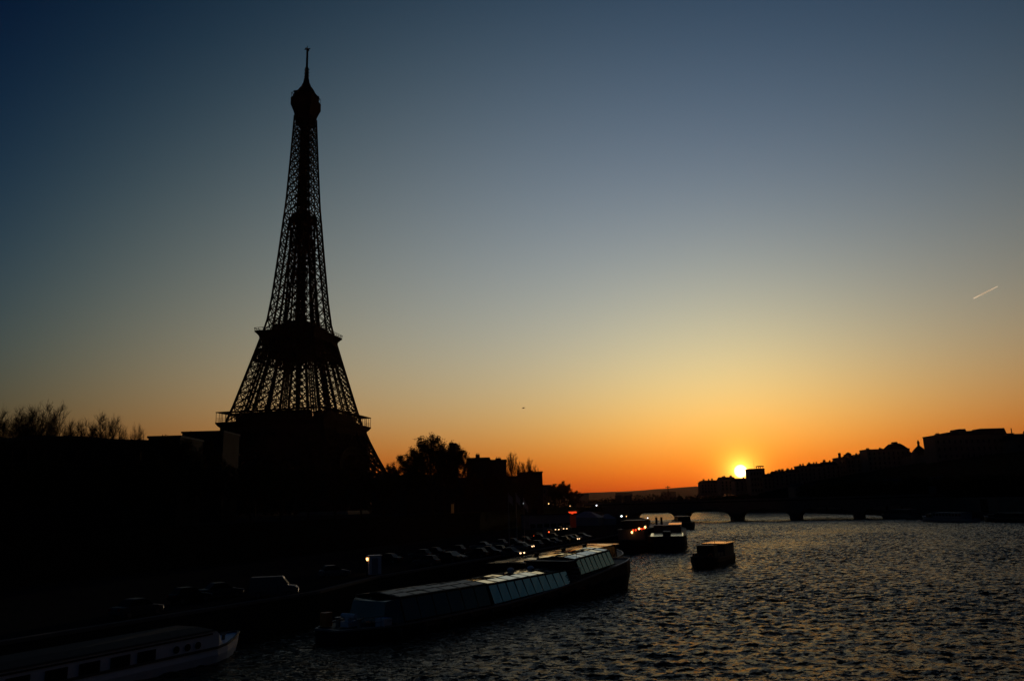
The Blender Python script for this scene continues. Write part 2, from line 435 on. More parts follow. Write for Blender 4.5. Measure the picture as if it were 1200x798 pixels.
def lattice(b, corner, zs, chord, brace, fine):
    # corner(z) -> four corners of a section
    cs = [[Vector(p) for p in corner(z)] for z in zs]
    for i in range(len(zs) - 1):
        A, B = cs[i], cs[i + 1]
        for k in range(4):
            j = (k + 1) % 4
            b.beam(A[k], B[k], chord)
            b.beam(A[k], B[j], brace); b.beam(A[j], B[k], brace)
            b.beam(B[k], B[j], brace)
            if fine and fine < 0.3:
                mA, mB = (A[k] + A[j]) / 2, (B[k] + B[j]) / 2; b.beam(mA, mB, fine)
            elif fine:
                mA, mB = (A[k] + A[j]) / 2, (B[k] + B[j]) / 2; mk, mj = (A[k] + B[k]) / 2, (A[j] + B[j]) / 2
                b.beam(mA, mB, fine); b.beam(mk, mj, fine)
                for p, q_ in ((mA, mk), (mk, mB), (mB, mj), (mj, mA)): b.beam(p, q_, fine)


def leg_corner(sx, sy):
    def f(z):
        w = wo_(z); l = min(lw_(z), w)
        return [(sx * w, sy * w, z), (sx * (w - l), sy * w, z), (sx * (w - l), sy * (w - l), z), (sx * w, sy * (w - l), z)]
    return f


for sx in (-1, 1):
    for sy in (-1, 1):
        fcn = leg_corner(sx, sy)
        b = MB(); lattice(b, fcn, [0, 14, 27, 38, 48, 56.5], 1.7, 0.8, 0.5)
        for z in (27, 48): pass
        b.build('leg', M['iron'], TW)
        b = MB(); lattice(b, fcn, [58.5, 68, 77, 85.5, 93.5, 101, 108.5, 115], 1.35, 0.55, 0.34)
        # lift rails and service stairs that run up inside the pillar
        for f1, f2 in ((0.3, 0.3), (0.5, 0.5), (0.7, 0.7), (0.35, 0.65)):
            pts = []
            for z in (58.5, 77, 93.5, 115):
                w = wo_(z); l = lw_(z); pts.append((sx * (w - l * f1), sy * (w - l * f2), z))
            for p, q_ in zip(pts, pts[1:]): b.beam(p, q_, 0.75)
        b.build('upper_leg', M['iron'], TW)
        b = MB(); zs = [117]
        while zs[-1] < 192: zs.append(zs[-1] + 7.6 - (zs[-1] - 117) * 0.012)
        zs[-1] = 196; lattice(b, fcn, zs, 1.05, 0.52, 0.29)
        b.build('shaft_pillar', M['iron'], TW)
# the single spire above
b = MB(); zs = [196]
while zs[-1] < 262: zs.append(zs[-1] + 6.6 - (zs[-1] - 196) * 0.025)
zs[-1] = 268
def spire_quarter(sx, sy):
    return lambda z: [(sx * wo_(z), sy * wo_(z), z), (0, sy * wo_(z), z), (0, 0, z), (sx * wo_(z), 0, z)]
for sx in (-1, 1):
    for sy in (-1, 1):
        cs = [[Vector(p) for p in spire_quarter(sx, sy)(z)] for z in zs]
        for i in range(len(zs) - 1):
            A, B = cs[i], cs[i + 1]
            b.beam(A[0], B[0], 0.95)
            for k, j in ((0, 1), (0, 3)):
                b.beam(A[k], B[j], 0.5); b.beam(A[j], B[k], 0.5); b.beam(B[k], B[j], 0.5)
                mA, mB = (A[k] + A[j]) / 2, (B[k] + B[j]) / 2
                b.beam(mA, mB, 0.34)
            b.beam(A[1], B[1], 0.55)
            if sx > 0: b.beam(A[3], B[3], 0.55)
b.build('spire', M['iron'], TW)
# lift shaft in the middle
b = MB(); z = 124
while z < 270:
    z2 = min(z + 4, 270); r = 3.1 - 0.9 * (z - 124) / 146; r2 = 3.1 - 0.9 * (z2 - 124) / 146
    ring = [(-1, -1), (-0.33, -1), (0.33, -1), (1, -1), (1, 0), (1, 1), (0.33, 1), (-0.33, 1), (-1, 1), (-1, 0)]
    for (px_, py_) in ring: b.beam((px_ * r, py_ * r, z), (px_ * r2, py_ * r2, z2), 0.36)
    for s1 in (-1, 1):
        b.beam((-r, s1 * r, z), (r2, s1 * r2, z2), 0.4); b.beam((r, s1 * r, z), (-r2, s1 * r2, z2), 0.4)
        b.beam((s1 * r, -r, z), (s1 * r2, r2, z2), 0.4); b.beam((s1 * r, r, z), (s1 * r2, -r2, z2), 0.4)
        b.beam((-r, s1 * r, z), (r, s1 * r, z), 0.5); b.beam((s1 * r, -r, z), (s1 * r, r, z), 0.5)
    z = z2
for px_ in (-1.5, 1.5): b.box(px_ - 0.55, -0.55, 124, px_ + 0.55, 0.55, 262)
b.build('lift_shaft', M['iron'], TW)
# arches between the feet
for k in range(4):
    b = MB(); prev = None; a_ = k * math.pi / 2; ca, sa = math.cos(a_), math.sin(a_)
    def rot(p): return (p[0] * ca - p[1] * sa, p[0] * sa + p[1] * ca, p[2])
    for i in range(25):
        t = math.pi * i / 24
        zi = 8 + 30.5 * math.sin(t) ** 0.9; zo = zi + 3.4
        yi = 0.7 + float(wo_(zi)); cur = (rot((-36.5 * math.cos(t), -yi, zi)), rot((-38.5 * math.cos(t), -yi, zo)))
        if prev:
            b.beam(prev[0], cur[0], 0.9); b.beam(prev[1], cur[1], 0.9); b.beam(prev[0], cur[1], 0.5); b.beam(cur[0], prev[1], 0.5)
        prev = cur
    b.build('arch', M['iron'], TW)
# first platform
P1 = MB(); h = 35.3
for s1 in (-1, 1):
    P1.box(-h, s1 * h - (0 if s1 < 0 else 15), 56.9, h, s1 * h + (15 if s1 < 0 else 0), 57.8)
    P1.box(s1 * h - (0 if s1 < 0 else 15), -h + 15, 56.9, s1 * h + (15 if s1 < 0 else 0), h - 15, 57.8)
p1 = P1.build('first_platform', M['iron'], TW)
b = MB(); hh = 33.6
for k in range(4):
    a_ = k * math.pi / 2; ca, sa = math.cos(a_), math.sin(a_)
    rt_ = lambda p: (p[0] * ca - p[1] * sa, p[0] * sa + p[1] * ca, p[2])
    b.loft([[rt_((-x_, -y_, z_)), rt_((x_, -y_, z_)), rt_((x_, -y_ + 0.7, z_)), rt_((-x_, -y_ + 0.7, z_))] for x_, y_, z_ in ((33, 33.0, 50.5), (33.2, 33.3, 54.6), (34.2, 34.4, 55.6), (35.0, 35.2, 56.88))])
b.build('frieze', M['iron'], TW)
b = MB()
for k in range(4):
    a_ = k * math.pi / 2; ca, sa = math.cos(a_), math.sin(a_)
    rt_ = lambda p: (p[0] * ca - p[1] * sa, p[0] * sa + p[1] * ca, p[2])
    for dy, zz in ((-33, 0), (-18, 0)):
        nn = 14
        for i in range(nn):
            x0, x1 = -33 + 66 * i / nn, -33 + 66 * (i + 1) / nn
            b.beam(rt_((x0, dy, 42)), rt_((x1, dy, 50.5)), 0.7); b.beam(rt_((x1, dy, 42)), rt_((x0, dy, 50.5)), 0.7)
            b.beam(rt_((x0, dy, 42)), rt_((x1, dy, 42)), 0.9); b.beam(rt_((x0, dy, 42)), rt_((x0, dy, 50.5)), 0.5)
b.build('girder', M['iron'], TW)
b = MB()
for k in range(4):
    a_ = k * math.pi / 2; ca, sa = math.cos(a_), math.sin(a_)
    rt_ = lambda p: (p[0] * ca - p[1] * sa, p[0] * sa + p[1] * ca, p[2])
    for i in range(22):
        x = -35 + 70 * i / 21; b.beam(rt_((x, -35.0, 57.8)), rt_((x, -35.0, 63.6)), 0.22)
    for zz in (59.0, 60.2): b.beam(rt_((-35, -35.0, zz)), rt_((35, -35.0, zz)), 0.13)
b.build('gallery_rail', M['iron'], p1)
b = MB()
for s1 in (-1, 1):
    b.box(-h, s1 * h - (0 if s1 < 0 else 5), 63.6, h, s1 * h + (5 if s1 < 0 else 0), 64.1)
    b.box(s1 * h - (0 if s1 < 0 else 5), -h + 5, 63.6, s1 * h + (5 if s1 < 0 else 0), h - 5, 64.1)
b.build('gallery_roof', M['iron'], p1)
for k in range(4):
    a_ = k * math.pi / 2; ca, sa = math.cos(a_), math.sin(a_)
    b = MB(); pts = [(-21, -30.5), (21, -30.5), (21, -22), (-21, -22)]
    b.prism([(x * ca - y * sa, x * sa + y * ca) for x, y in pts], 57.8, 63.4); b.build('pavilion', M['darkfacade'], p1)
# second platform
b = MB()
b.loft([[(-w, -w, z), (w, -w, z), (w, w, z), (-w, w, z)] for w, z in ((18.0, 110.5), (18.4, 113), (19.6, 114.6), (20.4, 115.4), (20.4, 116.2))])
p2 = b.build('second_platform', M['iron'], TW)
b = MB()
for k in range(4):
    a_ = k * math.pi / 2; ca, sa = math.cos(a_), math.sin(a_)
    rt_ = lambda p: (p[0] * ca - p[1] * sa, p[0] * sa + p[1] * ca, p[2])
    for i in range(15):
        x = -20.2 + 40.4 * i / 14; b.beam(rt_((x, -20.2, 116.2)), rt_((x * 1.01, -20.6, 118.0)), 0.2)
    b.beam(rt_((-20.5, -20.5, 118.0)), rt_((20.5, -20.5, 118.0)), 0.22); b.beam(rt_((-20.3, -20.3, 117.1)), rt_((20.3, -20.3, 117.1)), 0.14)
b.build('gallery_rail', M['iron'], p2)
b = MB()
b.loft([[(-w, -w, z), (w, -w, z), (w, w, z), (-w, w, z)] for w, z in ((12.4, 116.2), (12.4, 120.6), (12.9, 120.7), (12.9, 121.2))])
b.build('pavilion', M['iron'], p2)
b = MB(); b.loft([[(-w, -w, z), (w, -w, z), (w, w, z), (-w, w, z)] for w, z in ((7.0, 121.203), (7.0, 123.6), (5.6, 124.6))]); b.build('upper_deck_cabin', M['iron'], p2)
b = MB()
for k in range(12):
    t = k * math.pi / 6 + .15; x, y = 12.6 * math.cos(t), 12.6 * math.sin(t); b.beam((x, y, 121.2), (x, y, 122.6 + (k % 3) * .8), .5)
for k in range(4):
    a_ = k * math.pi / 2; ca, sa = math.cos(a_), math.sin(a_); b.beam((-13 * ca + 13 * sa, -13 * sa - 13 * ca, 122.5), (13 * ca + 13 * sa, 13 * sa - 13 * ca, 122.5), .25)
b.build('upper_rail', M['iron'], p2)
b = MB()   # machinery and girders hung under the second platform
for w, z0, z1 in ((15.6, 98.5, 110.5), ):
    b.loft([[(-x, -x, z), (x, -x, z), (x, x, z), (-x, x, z)] for x, z in ((14.2, 100.5), (15.6, 104), (17.0, 110.6))])
b.build('machine_room', M['iron'], p2)
b = MB()                                   # trussed girders between the pillars under the platform
for k in range(4):
    a_ = k * math.pi / 2; ca, sa = math.cos(a_), math.sin(a_)
    rt_ = lambda p: (p[0] * ca - p[1] * sa, p[0] * sa + p[1] * ca, p[2])
    for z0, z1 in ((97.5, 104), (104, 110.5)):
        w0, w1 = wo_(z0), wo_(z1)
        for i in range(8):
            f0, f1 = -1 + i / 4, -1 + (i + 1) / 4
            b.beam(rt_((w0 * f0, -w0, z0)), rt_((w1 * f1, -w1, z1)), .7); b.beam(rt_((w0 * f1, -w0, z0)), rt_((w1 * f0, -w1, z1)), .7)
        b.beam(rt_((-w0, -w0, z0)), rt_((w0, -w0, z0)), 1.1)
b.build('girder', M['iron'], p2)
b = MB(); b.loft([[(-w, -w, z), (w, -w, z), (w, w, z), (-w, w, z)] for w, z in ((4.2, 190.5), (5.6, 193.0), (5.6, 196.5), (4.6, 198))])
b.build('landing_platform', M['iron'], TW)
# top
b = MB(); b.loft([[(-w, -w, z), (w, -w, z), (w, w, z), (-w, w, z)] for w, z in ((4.9, 262), (5.1, 267), (5.9, 270.5), (6.7, 273.0), (7.5, 275.4), (7.5, 280.6), (7.0, 281.4))])
p3 = b.build('top_gallery', M['iron'], TW)
b = MB(); b.loft([[(-w, -w, z), (w, -w, z), (w, w, z), (-w, w, z)] for w, z in ((5.9, 281.4), (5.9, 285.2), (6.3, 285.3), (6.3, 285.9))]); b.build('upper_cabin', M['iron'], p3)
b = MB(); b.lathe([(6.6, 285.9), (5.4, 288.2), (4.2, 290.0), (3.2, 291.2), (3.2, 292.0), (2.3, 293.8), (1.9, 296.5)], 8); b.build('dome', M['iron'], p3)
b = MB()
for k in range(4):
    a_ = k * math.pi / 2; ca, sa = math.cos(a_), math.sin(a_); rr_ = lambda p: (p[0] * ca - p[1] * sa, p[0] * sa + p[1] * ca, p[2])
    for i in range(7): b.beam(rr_((-7.2 + 2.4 * i, -7.2, 281.4)), rr_((-7.2 + 2.4 * i, -7.2, 284.2)), .2)
    b.beam(rr_((-7.2, -7.2, 284.2)), rr_((7.2, -7.2, 284.2)), .25)
b.build('cage_rail', M['iron'], p3)
for k in range(10):
    b = MB(); t = k * math.pi / 5 + 0.2; r = 8.0; x, y = r * math.cos(t), r * math.sin(t); hh = 2.2 + 1.6 * ((k * 7) % 3) / 2
    b.beam((x, y, 281.2), (x, y, 281.2 + hh), 0.5); b.beam((x * 0.97, y * 0.97, 281.2 + hh - 0.9), (x * 1.13, y * 1.13, 281.6 + hh - 0.9), 1.5)
    b.build('aerial', M['iron'], p3)
b = MB(); b.lathe([(1.9, 296.4), (1.5, 297.5), (1.3, 305.2), (0.8, 306), (0.72, 319.6), (0.3, 319.8), (0.22, 322.2)], 8)
b.beam((-2.1, 0, 319.9), (2.1, 0, 319.9), 0.5); b.beam((0, -2.1, 319.6), (0, 2.1, 319.6), 0.5); b.beam((-1.6, 0, 320.4), (1.4, 0, 318.9), 0.5)
for z in (299, 301.5, 304): b.beam((-1.9, 0, z), (1.9, 0, z), 0.5); b.beam((0, -1.9, z), (0, 1.9, z), 0.5)
b.build('mast', M['iron'], TW)
for sx in (-1, 1):
    for sy in (-1, 1):
        c = 48.5; b = MB(); b.loft([[(sx * c - w, sy * c - w, z), (sx * c + w, sy * c - w, z), (sx * c + w, sy * c + w, z), (sx * c - w, sy * c + w, z)] for w, z in ((15, -0.2), (14.6, 3.2), (13.6, 4.0))])
        b.build('foot_block', M['stone'], TW)


# ------------------------------------------------------------------ buildings
def boxed(x, y, z0, w, d, h):
    b = MB(); b.box(x - w / 2, y - d / 2, z0, x + w / 2, y + d / 2, z0 + h); return b


WIN_ME = None


def windows(root, w, h, cols, rows, y, big=1.0, lit=None):
    global WIN_ME
    if WIN_ME is None:
        fb = MB(); fb.box(-0.62, -0.10, 0, 0.62, 0.06, 0.12); fb.box(-0.62, -0.10, 1.98, 0.62, 0.06, 2.1); fb.box(-0.62, -0.10, 0.12, -0.5, 0.06, 1.98); fb.box(0.5, -0.10, 0.12, 0.62, 0.06, 1.98); fb.box(-0.04, -0.08, 0.12, 0.04, 0.05, 1.98)
        fo = fb.build('window', M['frame']); pb = MB(); pb.box(-0.5, -0.03, 0.12, 0.5, 0.02, 1.98); po = pb.build('pane', M['pane'])
        WIN_ME = (fo.data, po.data); bpy.data.objects.remove(fo); bpy.data.objects.remove(po)
    for r in range(rows):
        for c in range(cols):
            x = -w / 2 + w * (c + 0.5) / cols; z = 1.2 + (h - 1.5) * r / rows
            f = link('window', WIN_ME[0], root, (x, y, z)); f.scale = (big, 1, big)
            g = link('pane', WIN_ME[1], f)
            if lit and (r, c) in lit: repaint(g, M['dimlit'])


def building(label, x0, x1, ytop, Y, hgt, roof='flat', depth=14, cat='building', name='apartment_building', material=None, chim=3, cols=5, rows=3, sink=0.0, group=None, base=None):
    a_, c_ = at(x0, ytop, Y), at(x1, ytop, Y)
    w = (c_ - a_).length; mid = (a_ + c_) / 2; z0 = mid.z - hgt if base is None else base
    hgt = mid.z - z0
    rz = math.atan2(c_.y - a_.y, c_.x - a_.x) + 0.0
    o = thing(name, label, cat, (mid.x, mid.y + depth / 2, z0), rz, group)
    wh = hgt if roof == 'flat' else hgt * 0.78
    rng_ = random.Random(int(x0 * 7 + Y))
    bb = MB(); bb.box(-w / 2, -depth / 2, -2 - sink, w / 2, depth / 2, wh)
    bb.build('wall', material or M['facade'], o)
    rb = MB()
    if roof == 'flat':
        rb.box(-w / 2 - 0.25, -depth / 2 - 0.25, wh + 0.003, w / 2 + 0.25, depth / 2 + 0.25, wh + 0.5)
    elif roof == 'mansard':
        i = min(2.6, w * 0.2)
        rb.loft([[(-w / 2 - 0.3, -depth / 2 - 0.3, wh + 0.003), (w / 2 + 0.3, -depth / 2 - 0.3, wh + 0.003), (w / 2 + 0.3, depth / 2 + 0.3, wh + 0.003), (-w / 2 - 0.3, depth / 2 + 0.3, wh + 0.003)],
                 [(-w / 2 + i * 0.5, -depth / 2 + i * 0.5, hgt - 0.9), (w / 2 - i * 0.5, -depth / 2 + i * 0.5, hgt - 0.9), (w / 2 - i * 0.5, depth / 2 - i * 0.5, hgt - 0.9), (-w / 2 + i * 0.5, depth / 2 - i * 0.5, hgt - 0.9)],
                 [(-w / 2 + i, -1.5, hgt), (w / 2 - i, -1.5, hgt), (w / 2 - i, 1.5, hgt), (-w / 2 + i, 1.5, hgt)]])
    elif roof == 'gable':
        rb.add([(-w / 2 - .3, -depth / 2 - .3, wh + .003), (w / 2 + .3, -depth / 2 - .3, wh + .003), (w / 2 + .3, depth / 2 + .3, wh + .003), (-w / 2 - .3, depth / 2 + .3, wh + .003), (-w / 2, 0, hgt), (w / 2, 0, hgt)],
               [(0, 1, 5, 4), (2, 3, 4, 5), (0, 4, 3), (1, 2, 5), (0, 3, 2, 1)])
    r = rb.build('roof', M['zinc'], o)
    top = hgt + (0.5 if roof == 'flat' else -0.3)
    for k in range(chim):
        x = (-0.46 + 0.92 * (k + rng_.uniform(0.1, 0.9)) / max(1, chim)) * w; y = rng_.uniform(-3, 2)
        ch = rng_.uniform(0.7, 1.9); cb = MB(); cw = rng_.uniform(0.5, 1.3)
        cb.box(x - cw, y - 0.4, top - (0.497 if roof == 'flat' else 2.2), x + cw, y + 0.4, top + ch)
        for j in range(3): cb.beam((x - cw * .6 + cw * .6 * j, y, top + ch), (x - cw * .6 + cw * .6 * j, y, top + ch + 0.6), 0.28, 0.22, 6)
        cb.build('chimney', M['brick'], r)
    if cols: windows(o, w, wh, cols, rows, -depth / 2 - 0.03, 1.0 if w > 8 else 0.7)
    return o, w, hgt, r


SKYL = 'skyline of the right bank hill'
building('dark block with a rounded shoulder at the left end of the right bank hill', 821, 846, 562.5, 860, 14, 'mansard', chim=4, cols=7)
building('low roofs just below and left of the setting sun', 844, 862, 558.5, 740, 13, 'gable', chim=3, cols=4)
building('small gabled house directly under the setting sun', 861, 877, 560.0, 715, 12, 'gable', chim=1, cols=3)
o, w, hg, r = building('flat topped block touching the right side of the sun, with a thin mast on it', 878.6, 896, 549.6, 700, 20, 'flat', chim=0, cols=5, rows=4)
b = MB(); b.beam((-0.2, 0, hg + 0.4), (-0.6, 0, hg + 9), 0.2, 0.1, 6); b.build('aerial_mast', M['iron'], r)
b = MB()
for x, y in ((w / 2 - 4, -4), (w / 2 - .4, -4), (w / 2 - 4, 3), (w / 2 - .4, 3)): b.beam((x, y, hg + .5), (x, y, hg + 2.2), 0.5)
b.box(w / 2 - 4.6, -4.6, hg + 2.2, w / 2 + .2, 3.6, hg + 2.9); b.build('roof_canopy', M['zinc'], r)
ridge_b = [(894, 908, 555, 695, 13, 'mansard', 2, 'narrow mansard house right of the flat block beside the sun'),
           (907, 924, 551.5, 692, 13, 'gable', 3, 'gabled house second to the right of the flat block beside the sun'),
           (923, 938, 549.5, 690, 13, 'mansard', 3, 'mansard house on the rising slope, below a small gap in the roofs'),
           (937, 951, 546, 688, 13, 'flat', 3, 'flat roofed house halfway up the rising slope of roofs'),
           (950, 968, 542.5, 686, 14, 'mansard', 4, 'broad mansard house left of the tall lone chimney house'),
           (967, 984, 540.5, 684, 14, 'gable', 3, 'gabled house immediately left of the house with the tall chimney'),
           (983, 993, 536.5, 682, 14, 'flat', 1, 'slim house with one tall chimney standing out on the ridge'),
           (992, 1004, 533, 680, 15, 'mansard', 2, 'mansard house with a domed bump, right of the tall chimney house'),
           (1003, 1016, 532, 676, 15, 'gable', 3, 'gabled house against the left side of the stepped block'),
           (1066, 1074, 530, 640, 14, 'mansard', 1, 'narrow house between the stepped block and the spired dome'),
           (1083, 1096, 527.5, 610, 14, 'gable', 2, 'low house between the spired dome and the long high block')]
for x0, x1, yt, Y, hh, rf, ch, lb in ridge_b:
    o, w, hg, r = building(lb, x0, x1, yt, Y, hh, rf, chim=ch, cols=3, group=SKYL)
    if 'tall chimney standing' in lb:
        b = MB(); b.box(-0.8, -1, hg + .5, 0.8, 1, hg + 4.6); b.build('chimney', M['brick'], r)
    if 'domed bump' in lb:
        b = MB(); b.lathe([(2.6, hg - 1.5), (2.6, hg + .3), (2.0, hg + 1.6), (0.9, hg + 2.4), (0.2, hg + 2.6)], 10); b.build('cupola', M['zinc'], r)
o, w, hg, r = building('stepped block whose roof rises to a small raised cap on its right', 1015.5, 1066, 526.5, 660, 17, 'flat', chim=5, cols=9, rows=4)
b = MB(); u_ = w / 50.5
b.loft([[(x0 * u_, -5, z), (x1 * u_, -5, z), (x1 * u_, 5, z), (x0 * u_, 5, z)] for x0, x1, z in ((1, 25.2, hg + .5), (6, 20, hg + 3.2), (9, 16, hg + 4.8))]); b.build('attic', M['zinc'], r)
b = MB(); b.box(10.5 * u_, -2, hg + 4.7, 15.5 * u_, 2, hg + 6.2); b.build('chimney', M['brick'], r)
p = at(1077.5, 530, 625); o = thing('domed_building', 'dome with a pointed lantern rising between two dark house blocks', 'building', (p.x, p.y, p.z - 12), 0)
b = MB(); b.lathe([(6.4, -2), (6.4, 11)], 12); b.build('drum', M['facade'], o)
b = MB(); b.lathe([(6.5, 11), (4.8, 13.2), (2.9, 15.2), (1.2, 16.8)], 12); d_ = b.build('dome', M['zinc'], o, smooth=False)
b = MB(); b.lathe([(0.95, 16.7), (0.8, 19.0), (1.2, 19.1), (0.9, 19.9), (0.15, 21.6)], 8); b.build('lantern', M['zinc'], d_)
o, w, hg, r = building('long high block at the right end of the skyline with a lumpy roof', 1095, 1188, 509.5, 545, 21, 'flat', 16, chim=6, cols=14, rows=4)
u_ = w / 93
b = MB()
for x0, x1, hz in ((-36, -28, 1.7), (-28, -3, 2.4), (-16, -6, 4.4), (-6, 40, 3.0), (10, 40, 4.3)): b.loft([[(x0 * u_, -6.5 - hz * .02, z), (x1 * u_, -6.5 - hz * .02, z), (x1 * u_, 6, z), (x0 * u_, 6, z)] for z in (hg + .503,)] + [[((x0 + .8) * u_, -5.5, hg + hz), ((x1 - .8) * u_, -5.5, hg + hz), ((x1 - .8) * u_, 5, hg + hz), ((x0 + .8) * u_, 5, hg + hz)]])
b.build('attic', M['zinc'], r)
o, w, hg, r = building('dark block cut by the right edge of the photo, with a thin stack', 1187, 1235, 507, 530, 20, 'mansard', chim=1, cols=5)
b = MB(); b.beam((-w / 2 + 2.9, -1, hg - 3), (-w / 2 + 2.9, -1, hg + 3.8), 0.7, 0.7, 6); b.build('stack', M['brick'], r)

# quay-side houses and lower slope of the right bank, dark below the skyline
for i, (x0, x1, yt, Y, lb) in enumerate([(930, 968, 566, 620, 'low dark house on the right bank behind the third bridge pier'),
                                         (985, 1003, 566, 560, 'pale sided pavilion low on the dark right bank'),
                                         (1005, 1020, 565, 540, 'pale sided pavilion right of its twin low on the dark right bank'),
                                         (1040, 1090, 560, 520, 'dark house row low on the slope under the spired dome'),
                                         (1100, 1160, 556, 480, 'dark house row on the slope under the long high block'),
                                         (1165, 1230, 552, 450, 'dark house row on the slope at the right edge of the photo')]):
    building(lb, x0, x1, yt, Y, 10, 'mansard', chim=2, cols=6, rows=2, sink=8)

# left side
p = at(0, 508, 128)
o = thing('museum_building', 'long dark building with a gently curved roof filling the left edge', 'building', (0, 0, 8.4))
prof = [(-60, 512.5), (0, 509.2), (20, 508.2), (45, 507.0), (85, 506.4), (112, 508.0), (132, 510.0), (152, 511.2), (176, 511.6)]
b = MB(); rb = MB(); rings = []; rr = []
for px, py in prof:
    p = at(px, py, 128 + px * 0.16); zt = p.z - 8.4
    rings.append([(p.x, p.y, -1), (p.x, p.y, zt - 1.2), (p.x - 12, p.y + 16, zt - 1.2), (p.x - 12, p.y + 16, -1)])
    rr.append([(p.x + .1, p.y - .4, zt - 1.197), (p.x + .1, p.y - .4, zt - .7), (p.x - 4, p.y + 6, zt), (p.x - 12, p.y + 16.3, zt - .8), (p.x - 12, p.y + 16.3, zt - 1.197)])
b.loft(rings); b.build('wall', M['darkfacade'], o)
rb.loft(rr); r = rb.build('roof', M['zinc'], o)
for i in range(9):
    for j in range(2):
        px = 8 + i * 19; p = at(px, 540 + 16 * j, 128 + px * .16)
        wb = MB(); wb.box(p.x - .8, p.y - .09, p.z - 8.4, p.x + .8, p.y - .03, p.z - 6.6); wb.build('window', M['pane'], o)
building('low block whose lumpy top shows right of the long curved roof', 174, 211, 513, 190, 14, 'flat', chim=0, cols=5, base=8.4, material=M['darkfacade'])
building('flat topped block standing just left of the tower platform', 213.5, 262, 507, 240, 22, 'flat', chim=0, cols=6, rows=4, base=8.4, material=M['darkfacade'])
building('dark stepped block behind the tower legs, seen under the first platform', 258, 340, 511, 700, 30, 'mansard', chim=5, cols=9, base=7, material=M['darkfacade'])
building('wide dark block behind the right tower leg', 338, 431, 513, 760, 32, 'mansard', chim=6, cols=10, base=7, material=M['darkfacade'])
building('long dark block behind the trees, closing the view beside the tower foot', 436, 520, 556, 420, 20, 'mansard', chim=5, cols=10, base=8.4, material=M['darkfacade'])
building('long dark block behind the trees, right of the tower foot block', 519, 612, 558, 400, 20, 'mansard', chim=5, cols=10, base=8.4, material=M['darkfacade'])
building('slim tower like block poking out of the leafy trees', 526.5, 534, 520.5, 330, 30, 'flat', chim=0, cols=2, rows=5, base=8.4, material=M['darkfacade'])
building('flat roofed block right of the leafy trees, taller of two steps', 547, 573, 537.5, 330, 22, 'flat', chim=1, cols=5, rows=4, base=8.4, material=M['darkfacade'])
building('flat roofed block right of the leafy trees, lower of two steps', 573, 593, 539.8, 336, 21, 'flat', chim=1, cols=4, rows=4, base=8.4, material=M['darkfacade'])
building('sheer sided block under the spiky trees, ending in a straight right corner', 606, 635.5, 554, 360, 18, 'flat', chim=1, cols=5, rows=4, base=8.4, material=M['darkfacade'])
building('small lower block in the notch between the sheer block and the bushy tree', 635, 646, 569, 420, 12, 'flat', chim=0, cols=2, base=8.4)
for i, (x0, x1, yt, lb) in enumerate([(676, 690, 579, 'low far block left of the three in the gap under the far hills'), (722, 741, 577.5, 'low far block in the middle of the gap under the far hills'),
                                      (776, 792, 576.5, 'low far block under the thin crane')]):
    building(lb, x0, x1, yt, 1500, 22, 'flat', chim=1, cols=0, base=6)
p = at(783, 577, 1480); o = thing('crane', 'thin tower crane rising over the far roofs in the gap', 'crane', (p.x, p.y, 6), 0.4)
b = MB(); b.beam((0, 0, 0), (0, 0, p.z - 6 + 12), 1.8, 1.1); b.build('mast', M['iron'], o)
b = MB(); b.beam((-5, 0, p.z - 6 + 9), (5, 0, p.z - 6 + 10), 1.2); b.build('jib', M['iron'], o)

# ------------------------------------------------------------------ bridge
BA, BBd = Vector((67, 468, 0)), Vector((196, 398, 0))
bl = (BBd - BA).length; bdir = math.atan2(BBd.y - BA.y, BBd.x - BA.x)
BR = thing('stone_bridge', 'long low stone arch bridge crossing the river under the sunset', 'bridge', BA, bdir)
span, pw, bw = 26.0, 4.2, 14.0
u0 = 0.0; DECK = 10.9
piers = []
for k in range(5):
    x0 = k * (span + pw); x1 = x0 + span
    b = MB(); segs = 16; lo = []; 
    for i in range(segs + 1):
        t = i / segs; x = x0 + span * t; z = 1.6 + 4.4 * math.sqrt(max(0, 1 - (2 * t - 1) ** 2)) ** 1.0
        lo.append((x, z))
    for yy0, yy1 in ((-bw / 2, bw / 2),):
        rings = [[(x, yy0, z), (x, yy1, z), (x, yy1, 9.4), (x, yy0, 9.4)] for x, z in lo]
        b.loft(rings)
    b.build('arch', M['stone'], BR)
    if k < 4:
        b = MB(); xa, xb = x1 + .003, x1 + pw - .003
        b.prism([(xa, -bw / 2 - .4), ((xa + xb) / 2, -bw / 2 - 3.2), (xb, -bw / 2 - .4), (xb, bw / 2 + .4), ((xa + xb) / 2, bw / 2 + 3.2), (xa, bw / 2 + .4)], -3, 3.4)
        b.prism([(xa, -bw / 2 - .01), (xb, -bw / 2 - .01), (xb, bw / 2 + .01), (xa, bw / 2 + .01)], 3.4, 9.4)
        b.build('pier', M['stone'], BR)
for xa, xb in ((-16, -.003), (5 * span + 4 * pw + .003, 5 * span + 4 * pw + 18)):
    b = MB(); b.box(xa, -bw / 2 - 1, -3, xb, bw / 2 + 1, 9.4); b.build('abutment', M['stone'], BR)
Lb = 5 * span + 4 * pw + 18
b = MB(); b.box(-26, -bw / 2 - .5, 9.403, Lb, bw / 2 + .5, 10.0); b.build('deck', M['asphalt'], BR)
for s1 in (-1, 1):
    b = MB(); y = s1 * (bw / 2 + .2); b.box(-26, y - .25, 10.003, Lb, y + .25, 10.95); b.build('parapet', M['stone'], BR)
